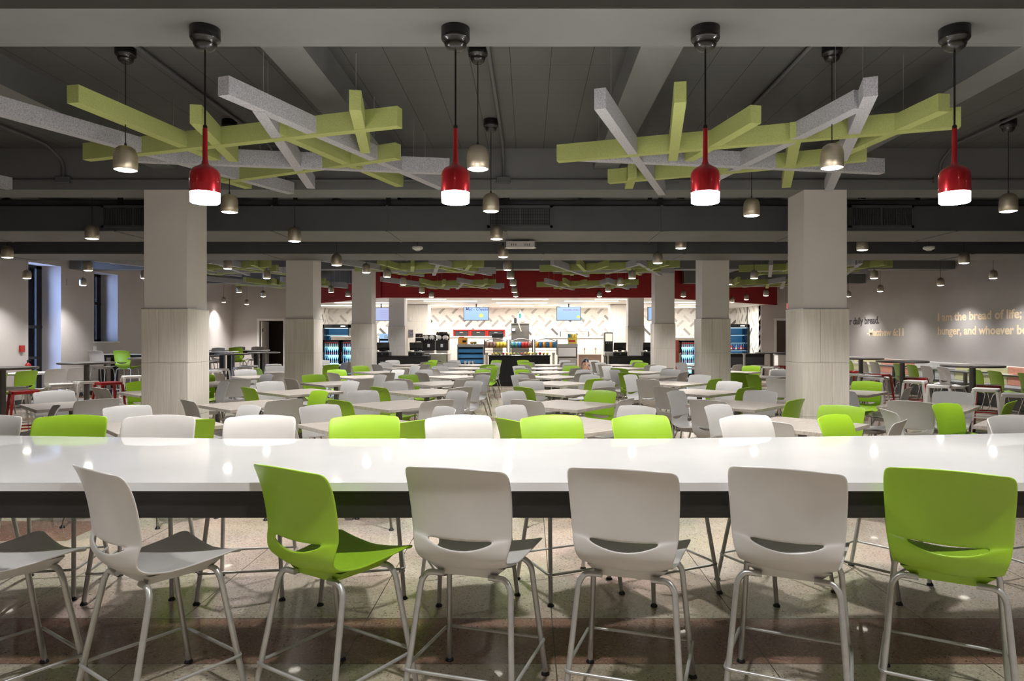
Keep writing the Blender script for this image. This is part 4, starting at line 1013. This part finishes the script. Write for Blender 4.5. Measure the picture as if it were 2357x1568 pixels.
t = solo('hanging_bag', MB().lathe([(.02, .44), (.05, .38), (.15, .20), (.20, .06), (.14, .0), (.001, -.02)], seg=14), noisy('white_plastic_bag', (.7, .72, .75), (.8, .82, .85), 12, .35), 'white plastic bag hanging above the dark display board', 'bag', (PX(1198, 26), 26, PH(741, 26)))
part('print', MB().box(-.05, .02, -.19, -.16, .14, .30), noisy('green_print', (.02, .4, .3), (.03, .45, .33), 10, .5), t, 'green print')
part('string', MB().tube([(0, 0, .42), (0, 0, SC - PH(741, 26))], .004, 5), M_silver, t)
# snack racks with arched tubes
bagm = {'brown': M_brownbag, 'yellow': M_yellowbag, 'blue': M_bluebag, 'red': M_redbag, 'orange': M_orange, 'teal': M_tealbag}
def bag_mesh(m, w=.13, h=.19):
    mb = MB(); v = []; rows_ = [(0, .0), (.012, .01), (.05, .035), (.10, .045), (.15, .035), (.18, .01), (.19, .0)]
    for z, d in rows_:
        ww = w / 2 * (1 if d < .005 else .93)
        v += [(-ww, 0, z), (-ww * .5, -d, z), (ww * .5, -d, z), (ww, 0, z), (ww * .5, d, z), (-ww * .5, d, z)]
    f = [(i * 6 + k, i * 6 + (k + 1) % 6, i * 6 + 6 + (k + 1) % 6, i * 6 + 6 + k) for i in range(6) for k in range(6)]
    mb.add(v, f, True); return mb.mesh('snack_bag', m)
BAG = {k: bag_mesh(m) for k, m in bagm.items()}
for k, (p, q, cols) in enumerate(((1114, 1168, ['brown', 'brown', 'brown', 'yellow', 'yellow', 'yellow']), (1173, 1227, ['teal', 'teal', 'blue', 'red', 'red', 'brown']), (1230, 1283, ['orange', 'blue', 'orange', 'blue', 'orange', 'blue']))):
    z = 21.35; x0, x1 = S(p + 1, q - 1, z); w = (x1 - x0) / 2; cx = (x0 + x1) / 2; zt = PH(782, z); zb = .95
    if k == 2: pass
    t = thing('snack_rack', 'arched tubular snack rack on the black counter, %s from the windows' % ORD[k], 'rack', (cx, z, zb), 0, 'arched snack racks')
    h = zt - zb
    for s in (-1, 1): part('post', MB().tube([(s * w, 0, 0), (s * w, 0, h)], .018, 8), M_darkpost, t)
    part('arch', MB().tube([(-w + 2 * w * i / 10, 0, h - .07 + .10 * math.sin(PI * i / 10)) for i in range(11)], .014, 8), M_silver, t)
    part('shelf_rod', MB().tube([(-w, 0, .40), (w, 0, .40)], .006, 6).tube([(-w, 0, .14), (w, 0, .14)], .006, 6), M_darkpost, t)
    for i, c in enumerate(cols):
        o = put(BAG[c], 'snack_bag', None, '%s snack bag clipped on the %s arched rack, %s from the windows' % (c, ORD[k], ORD[i])); o['category'] = 'snack bag'; o['group'] = 'snack bags on the racks'
        o.location = (cx - w + .08 + (2 * w - .16) * i / 5, z - .012, zb + .215); o.rotation_euler = (0, 0, rnd.uniform(-.2, .2))
o = solo('fruit_heap', MB().box(-.01, .01, -.01, .01, 0, .01), M_leafgreen, 'x', 'fruit'); bpy.data.objects.remove(o)
for i in range(16):
    r_ = rnd.uniform(.035, .05); c = ('yellow', 'yellow', 'green', 'red', 'orange')[i % 5]
    o = solo('fruit', MB().lathe([(.002, 0), (r_ * .7, r_ * .25), (r_, r_), (r_ * .75, r_ * 1.7), (.002, r_ * 1.9)], seg=12), {'yellow': M_yellowbag, 'green': M_leafgreen, 'red': M_redbag, 'orange': M_orange}[c], '%s fruit on the edge of the black snack counter, %s from the windows' % (c, ORD[i]), 'fruit', (-1.1 + i * .112, 21.1 + rnd.uniform(-.03, .05), .95), 0, 'fruit on the snack counter')
# blue lit open food case
x0, x1 = S(1052, 1114, 21.6); w = (x1 - x0) / 2
t = thing('food_display_case', 'open food display case with three blue lit shelves under a stainless hood', 'display case', ((x0 + x1) / 2, 21.6, 0)); hT = PH(792.5, 21.6)
part('hood', MB().rbox(-w, w, 0, .7, hT - .09, hT), M_steel, t)
part('side', MB().box(-w, -w + .03, 0, .7, .30, hT - .09), M_steel, t); part('side', MB().box(w - .03, w, 0, .7, .30, hT - .09), M_steel, t)
part('back', MB().box(-w + .03, w - .03, .6, .7, .30, hT - .09), M_black, t)
part('base', MB().box(-w, w, 0, .7, 0, .62), M_lightwood, t, 'pale wooden base')
for k in range(3):
    zz = .68 + k * .165
    part('shelf', MB().box(-w + .04, w - .04, .04 + .05 * k, .6, zz, zz + .1), M_blueshelf, t, 'blue lit shelf'); part('shelf_edge', MB().box(-w + .03, w - .03, .02 + .05 * k, .05 + .05 * k, zz - .03, zz - .01), M_black, t)
for i in range(3):
    solo('food_cup', MB().lathe([(.03, 0), (.045, .09), (.047, .095)], seg=14), M_white, 'small white cup on the lowest blue shelf, %s from the windows' % ORD[i], 'cup', ((x0 + x1) / 2 - .16 + i * .12, 21.605, .655), 0, 'white cups in the display case')
x0, x1 = S(1054, 1075, 21.8)
t = thing('orange_crate', 'orange printed box on top of the blue lit display case', 'box', ((x0 + x1) / 2, 21.8, hT)); w = (x1 - x0) / 2
part('box', MB().rbox(-w, w, 0, .25, 0, .20), M_orange, t); part('window', MB().box(0, w * .8, -.004, 0, .05, .12), M_black, t); part('red_top', MB().rbox(-w * .8, w * .3, .02, .2, .20, .235), M_redbag, t)
for i, (p, m, c) in enumerate(((1086, M_orange, 'orange'), (1093, M_leafgreen, 'yellow-green'))):
    solo('fruit', MB().lathe([(.002, 0), (.05, .015), (.065, .04), (.05, .07), (.002, .08)], seg=12), m, '%s fruit lying on the stainless hood of the display case' % c, 'fruit', (PX(p, 21.8), 21.8, hT))
# white-fronted case on the other side
x0, x1 = S(1284, 1330, 21.6); w = (x1 - x0) / 2
t = thing('warming_cabinet', 'stainless-topped cabinet with a white roll-down front', 'cabinet', ((x0 + x1) / 2, 21.6, 0)); hT = PH(792, 21.6)
part('hood', MB().rbox(-w, w, 0, .7, hT - .10, hT), M_steel, t); part('body', MB().box(-w + .01, w - .01, .05, .7, .0, hT - .1), M_darkpost, t)
part('front_panel', MB().rbox(-w + .02, w - .06, 0, .05, PH(821, 21.6), hT - .12), M_white, t, 'white roll-down front')
part('base_panel', MB().rbox(-w + .03, w - .04, .0, .05, .1, PH(824, 21.6)), M_wood, t, 'wood-look base')
x0, x1 = S(1308, 1328, 21.8); w = (x1 - x0) / 2
t = thing('orange_crate', 'yellow-orange crate of snacks on the stainless-topped cabinet', 'box', ((x0 + x1) / 2, 21.8, hT))
part('box', MB().rbox(-w, w, 0, .25, 0, .20), M_yellowbag, t); part('print', MB().box(-w * .9, w * .6, -.004, 0, .06, .12), M_redbag, t)
for i in range(3):
    o = put(BAG[('teal', 'yellow', 'yellow')[i]], 'snack_bag', None, 'snack bag sticking out of the yellow crate, %s from the windows' % ORD[i]); o['category'] = 'snack bag'; o['group'] = 'bags in the yellow crate'
    o.location = ((x0 + x1) / 2 - .09 + .09 * i, 21.9, hT + .12)
# glass guard on the ledge
x0, x1 = S(1290, 1355, 25.45); w = (x1 - x0) / 2; zz = PH(775.5, 25.3)
t = thing('glass_guard', 'low clear glass guard with dark posts on the half wall ledge', 'glass guard', ((x0 + x1) / 2, 25.45, zz))
for s in (-1, 1): part('post', MB().box(s * w - .02, s * w + .02, -.02, .02, 0, .2), M_darkpost, t)
part('glass', MB().box(-w + .02, w - .02, -.005, .005, .02, .17), M_glass, t); part('top_rail', MB().box(-w, w, -.015, .015, .185, .2), M_steel, t)
for i, p in enumerate((1345, 1371)):
    t = thing('wall_outlet', 'white outlet with black cord on the half wall, %s from the windows' % ORD[i], 'outlet', (PX(p, 25.3), 25.31, PH(803, 25.3)), 0, 'outlets on the half wall')
    part('plate', MB().rbox(-.035, .035, .0, .02, 0, .12, .003), M_white, t); part('cord', MB().tube([(0, -.02, .05), (.005, -.03, -.05), (-.01, -.03, -.18)], .009, 6), M_black, t)
# pinkish wooden counter and colourful bin
x0, x1 = S(1332, 1384, 23.0)
counter('service_counter', x0, x1, 23.0, 23.6, PH(816, 23.0), 'low counter with pinkish wood front behind the colourful bin', noisy('pinkish_wood', (.46, .33, .26), (.58, .43, .35), 5, .5, (1, 1, 12)), M_lightwood)
x0, x1 = S(1337, 1361, 21.9); w = (x1 - x0) / 2
t = thing('snack_bin', 'colourful patterned bin standing before the pinkish wooden counter', 'bin', ((x0 + x1) / 2, 21.9, 0))
part('bin', MB().lathe([(.12, 0), (w, .03), (w, .62), (w * .8, .70)], seg=20), noisy('mottled_print', (.75, .45, .28), (.12, .08, .2), 9, .5, lo=.5, hi=.62), t)
part('lid', MB().lathe([(w * .85, .70), (w * .5, .80), (.02, .83)], seg=20), M_black, t)
# coffee machine
z = 21.1; x0, x1 = S(1391, 1411, z); w = (x1 - x0) / 2
t = thing('coffee_machine', 'tall black coffee machine with a white lit panel beside the lettered-wall-side till', 'coffee machine', ((x0 + x1) / 2, z, .93)); h = PH(765.5, z) - .93
part('body', MB().rbox(-w, w, .0, .4, .12, h, .01), M_gloss_black, t)
part('lit_panel', MB().box(-w + .03, w - .02, -.006, 0, h * .62, h - .03), mat('ivory_lit_panel', (.8, .78, .6), .4, emit=(1, .95, .75), estr=.25), t)
part('buttons', MB().box(-w + .05, -w + .08, -.006, 0, h * .54, h * .56).box(-.015, .015, -.006, 0, h * .54, h * .56).box(w - .08, w - .05, -.006, 0, h * .54, h * .56), M_white, t)
part('drip_tray', MB().rbox(-w, w, -.08, .4, 0, .12), M_steel, t)
# stanchions
for i, (p, y0, z) in enumerate(((1399.5, 816, 20.2), (1565, 814, 20.2), (1713, 813, 20.8), (1120, 812, 20.6), (1274, 812, 20.6))):
    t = thing('barrier_post', 'silver barrier post before the servery counters, %s from the windows' % ORD[[3, 4, 5, 0, 1][i] - (1 if i < 3 else 0)], 'post', (PX(p, z), z, 0), 0, 'barrier posts')
    h = PH(y0, z); part('pole', MB().lathe([(.032, .02), (.032, h - .06), (.045, h - .05), (.045, h)], seg=14), M_silver, t); part('base', MB().lathe([(.17, 0), (.16, .02), (.03, .035)], seg=24), M_steel, t)
# glass door drink coolers with their bottles
BOT = {}
def bottle_mesh(m):
    mb = MB(); mb.lathe([(.028, 0), (.032, .01), (.032, .12), (.026, .15), (.012, .19), (.012, .21)], seg=10); mb.cur = 1
    mb.lathe([(.014, .205), (.014, .225)], seg=10); mb.cur = 2; mb.lathe([(.0325, .04), (.0325, .10)], seg=10, cap=False)
    return mb.mesh('drink_bottle', M_navy if m == 'cola' else {'red': M_redbag, 'yellow': M_yellowbag, 'green': M_leafgreen, 'clear': M_tealbag}[m], M_white, M_redbag if m == 'cola' else M_white)
for c in ('cola', 'red', 'yellow', 'green', 'clear'): BOT[c] = bottle_mesh(c)
def cooler(p0, p1, ytop, z, where, rows3):
    x0, x1 = S(p0, p1, z); w = (x1 - x0) / 2; cx = (x0 + x1) / 2; h = PH(ytop, z)
    t = thing('drinks_cooler', 'black-framed glass-door drinks cooler %s' % where, 'fridge', (cx, z, 0)); D = .55
    part('cabinet', MB().box(-w, w, D - .03, D, 0, h).box(-w, -w + .04, .05, D, 0, h).box(w - .04, w, .05, D, 0, h).box(-w, w, .05, D, h - .05, h).box(-w, w, .05, D, 0, .12), M_gloss_black, t)
    part('interior', MB().box(-w + .04, w - .04, D - .05, D - .03, .12, h - .05), M_cyan, t, 'glowing cyan back wall')
    d = part('door', MB().box(-w, -w + .06, 0, .045, .08, h).box(w - .06, w, 0, .045, .08, h).box(-w, w, 0, .045, h - .07, h).box(-w, w, 0, .045, .08, .15), M_gloss_black, t)
    part('glass', MB().box(-w + .06, w - .06, .02, .026, .15, h - .07), M_glass, d); part('handle', MB().box(-w + .01, -w + .03, -.03, 0, h * .45, h * .68), M_steel, d)
    part('header_strip', MB().box(-w + .07, w - .07, .012, .018, h - .125, h - .075), M_redbag, d, 'red and white header strip')
    for k in range(4): part('shelf', MB().box(-w + .04, w - .04, .08, D - .05, .22 + .30 * k, .232 + .30 * k), M_shelfglow, t)
    n = 7; i = 0
    for k, cs in enumerate(rows3):
        for j in range(n):
            c = cs[j % len(cs)]; i += 1
            o = put(BOT[c], 'drink_bottle', None, '%s bottle, %s along the %s shelf up of the cooler %s' % ({'cola': 'dark', 'clear': 'pale'}.get(c, c), ORD[j], ORD[k], where.replace('that is ', ''))); o['category'] = 'bottle'; o['group'] = 'bottles in the coolers'
            o.location = (cx - w + .10 + (2 * w - .20) * j / (n - 1), z + .14, .232 + .30 * (3 - len(rows3) + k + 1 if len(rows3) < 3 else k + 1))
cooler(743, 783, 783, 25.4, 'nearest the windows', [['cola', 'clear'], ['cola'], ['green', 'clear', 'yellow']])
cooler(785, 826, 783, 25.4, 'second from windows', [['cola', 'clear'], ['cola', 'cola', 'clear'], ['red', 'cola']])
cooler(1565, 1604, 784, 25.4, 'nearest the lettered wall', [['clear', 'cola'], ['cola', 'green', 'clear'], ['red', 'red', 'clear']])
x0, x1 = S(1555, 1564, 25.6)
solo('red_cabinet', MB().rbox(x0, x1, 25.6, 26.1, 0, PH(783, 25.6)), noisy('russet_panel', (.30, .06, .04), (.4, .1, .07), 5, .4), 'narrow russet red cabinet side next to the lettered-wall-side cooler', 'cabinet')
# open blue chillers
def chiller(p0, p1, ytop, z, lab, x1lim=None):
    x0, x1 = S(p0, p1, z); 
    if x1lim: x1 = min(x1, x1lim)
    w = (x1 - x0) / 2; cx = (x0 + x1) / 2; h = PH(ytop, z)
    t = thing('open_chiller', lab, 'chiller', (cx, z, 0)); D = .8
    part('cabinet', MB().box(-w, w, D - .05, D, 0, h).box(-w, -w + .05, 0, D, 0, h).box(w - .05, w, 0, D, 0, h).box(-w, w, 0, D, h - .14, h).box(-w, w, 0, D, 0, .45), M_gloss_black, t)
    part('lit_back', MB().box(-w + .05, w - .05, D - .12, D - .06, .45, h - .14), M_blueshelf, t, 'blue lit back panel')
    part('light_strip', MB().box(-w + .06, w - .06, .12, .18, h - .17, h - .145), M_shelfglow, t)
    part('badge', MB().box(w * .35, w * .7, -.005, 0, h - .10, h - .05), M_white, t)
    for k in range(4):
        zz = .62 + k * .32
        s = part('shelf', MB().box(-w + .05, w - .05, .10 + .08 * k, D - .12, zz, zz + .02), M_gloss_black, t); part('light_strip', MB().box(-w + .06, w - .06, .12 + .08 * k, .16 + .08 * k, zz - .015, zz - .002), M_shelfglow, s)
    return t, cx, w
t, cx, w = chiller(1664, 1728, 746, 27.8, 'tall open chiller with blue lit shelves against the tiled corner', 8.9)
for i in range(9):
    c = ('cola', 'clear', 'cola', 'red')[i % 4]
    o = put(BOT[c], 'drink_bottle', None, '%s bottle on the second shelf up of the tall blue chiller, %s from the windows' % ({'cola': 'dark', 'clear': 'pale'}.get(c, c), ORD[i])); o['category'] = 'bottle'; o['group'] = 'bottles in the tall chiller'
    o.location = (cx - w + .12 + (2 * w - .24) * i / 8, 27.8 + .28, .96)
chiller(743, 804, 747, 27.9, 'open chiller with blue lit shelves behind the window-side coolers')
x0, x1 = S(1679, 1760, 23.6)
t = counter('curtained_counter', x0, x1, 23.6, 24.3, PH(814, 23.6), 'black pleated-cloth counter before the tall blue chiller', M_curtain)
# exit sign and far corner fittings
t = thing('exit_sign', 'red glowing exit sign hanging beside the first lettered-wall-side column', 'exit sign', (PX(1822, 24.0), 24.0, PH(711, 24.0)))
part('case', MB().rbox(-.16, .16, 0, .05, 0, .20), M_white, t); part('face', MB().box(-.15, .15, -.004, 0, .01, .19), M_exit, t)
me = text_mesh('EXIT', .14, .001, .002); me.materials.clear(); me.materials.append(M_white); o = put(me, 'sign_lettering', t); o.rotation_euler = (PI / 2, 0, 0); o.location = (-.14, -.006, .05)
part('stem', MB().tube([(0, .025, .2), (0, .025, CE - PH(711, 24.0))], .012, 6), M_black, t)
t = thing('side_cabinet', 'white cabinet with white top in the far corner by the door on the lettered-wall side', 'cabinet', (9.6, 25.5, 0))
part('body', MB().rbox(-.35, .6, 0, .4, 0, .82), M_white, t); part('worktop', MB().rbox(-.38, .62, -.02, .42, .82, .86), M_counter, t)

for p in protos: kill(p)
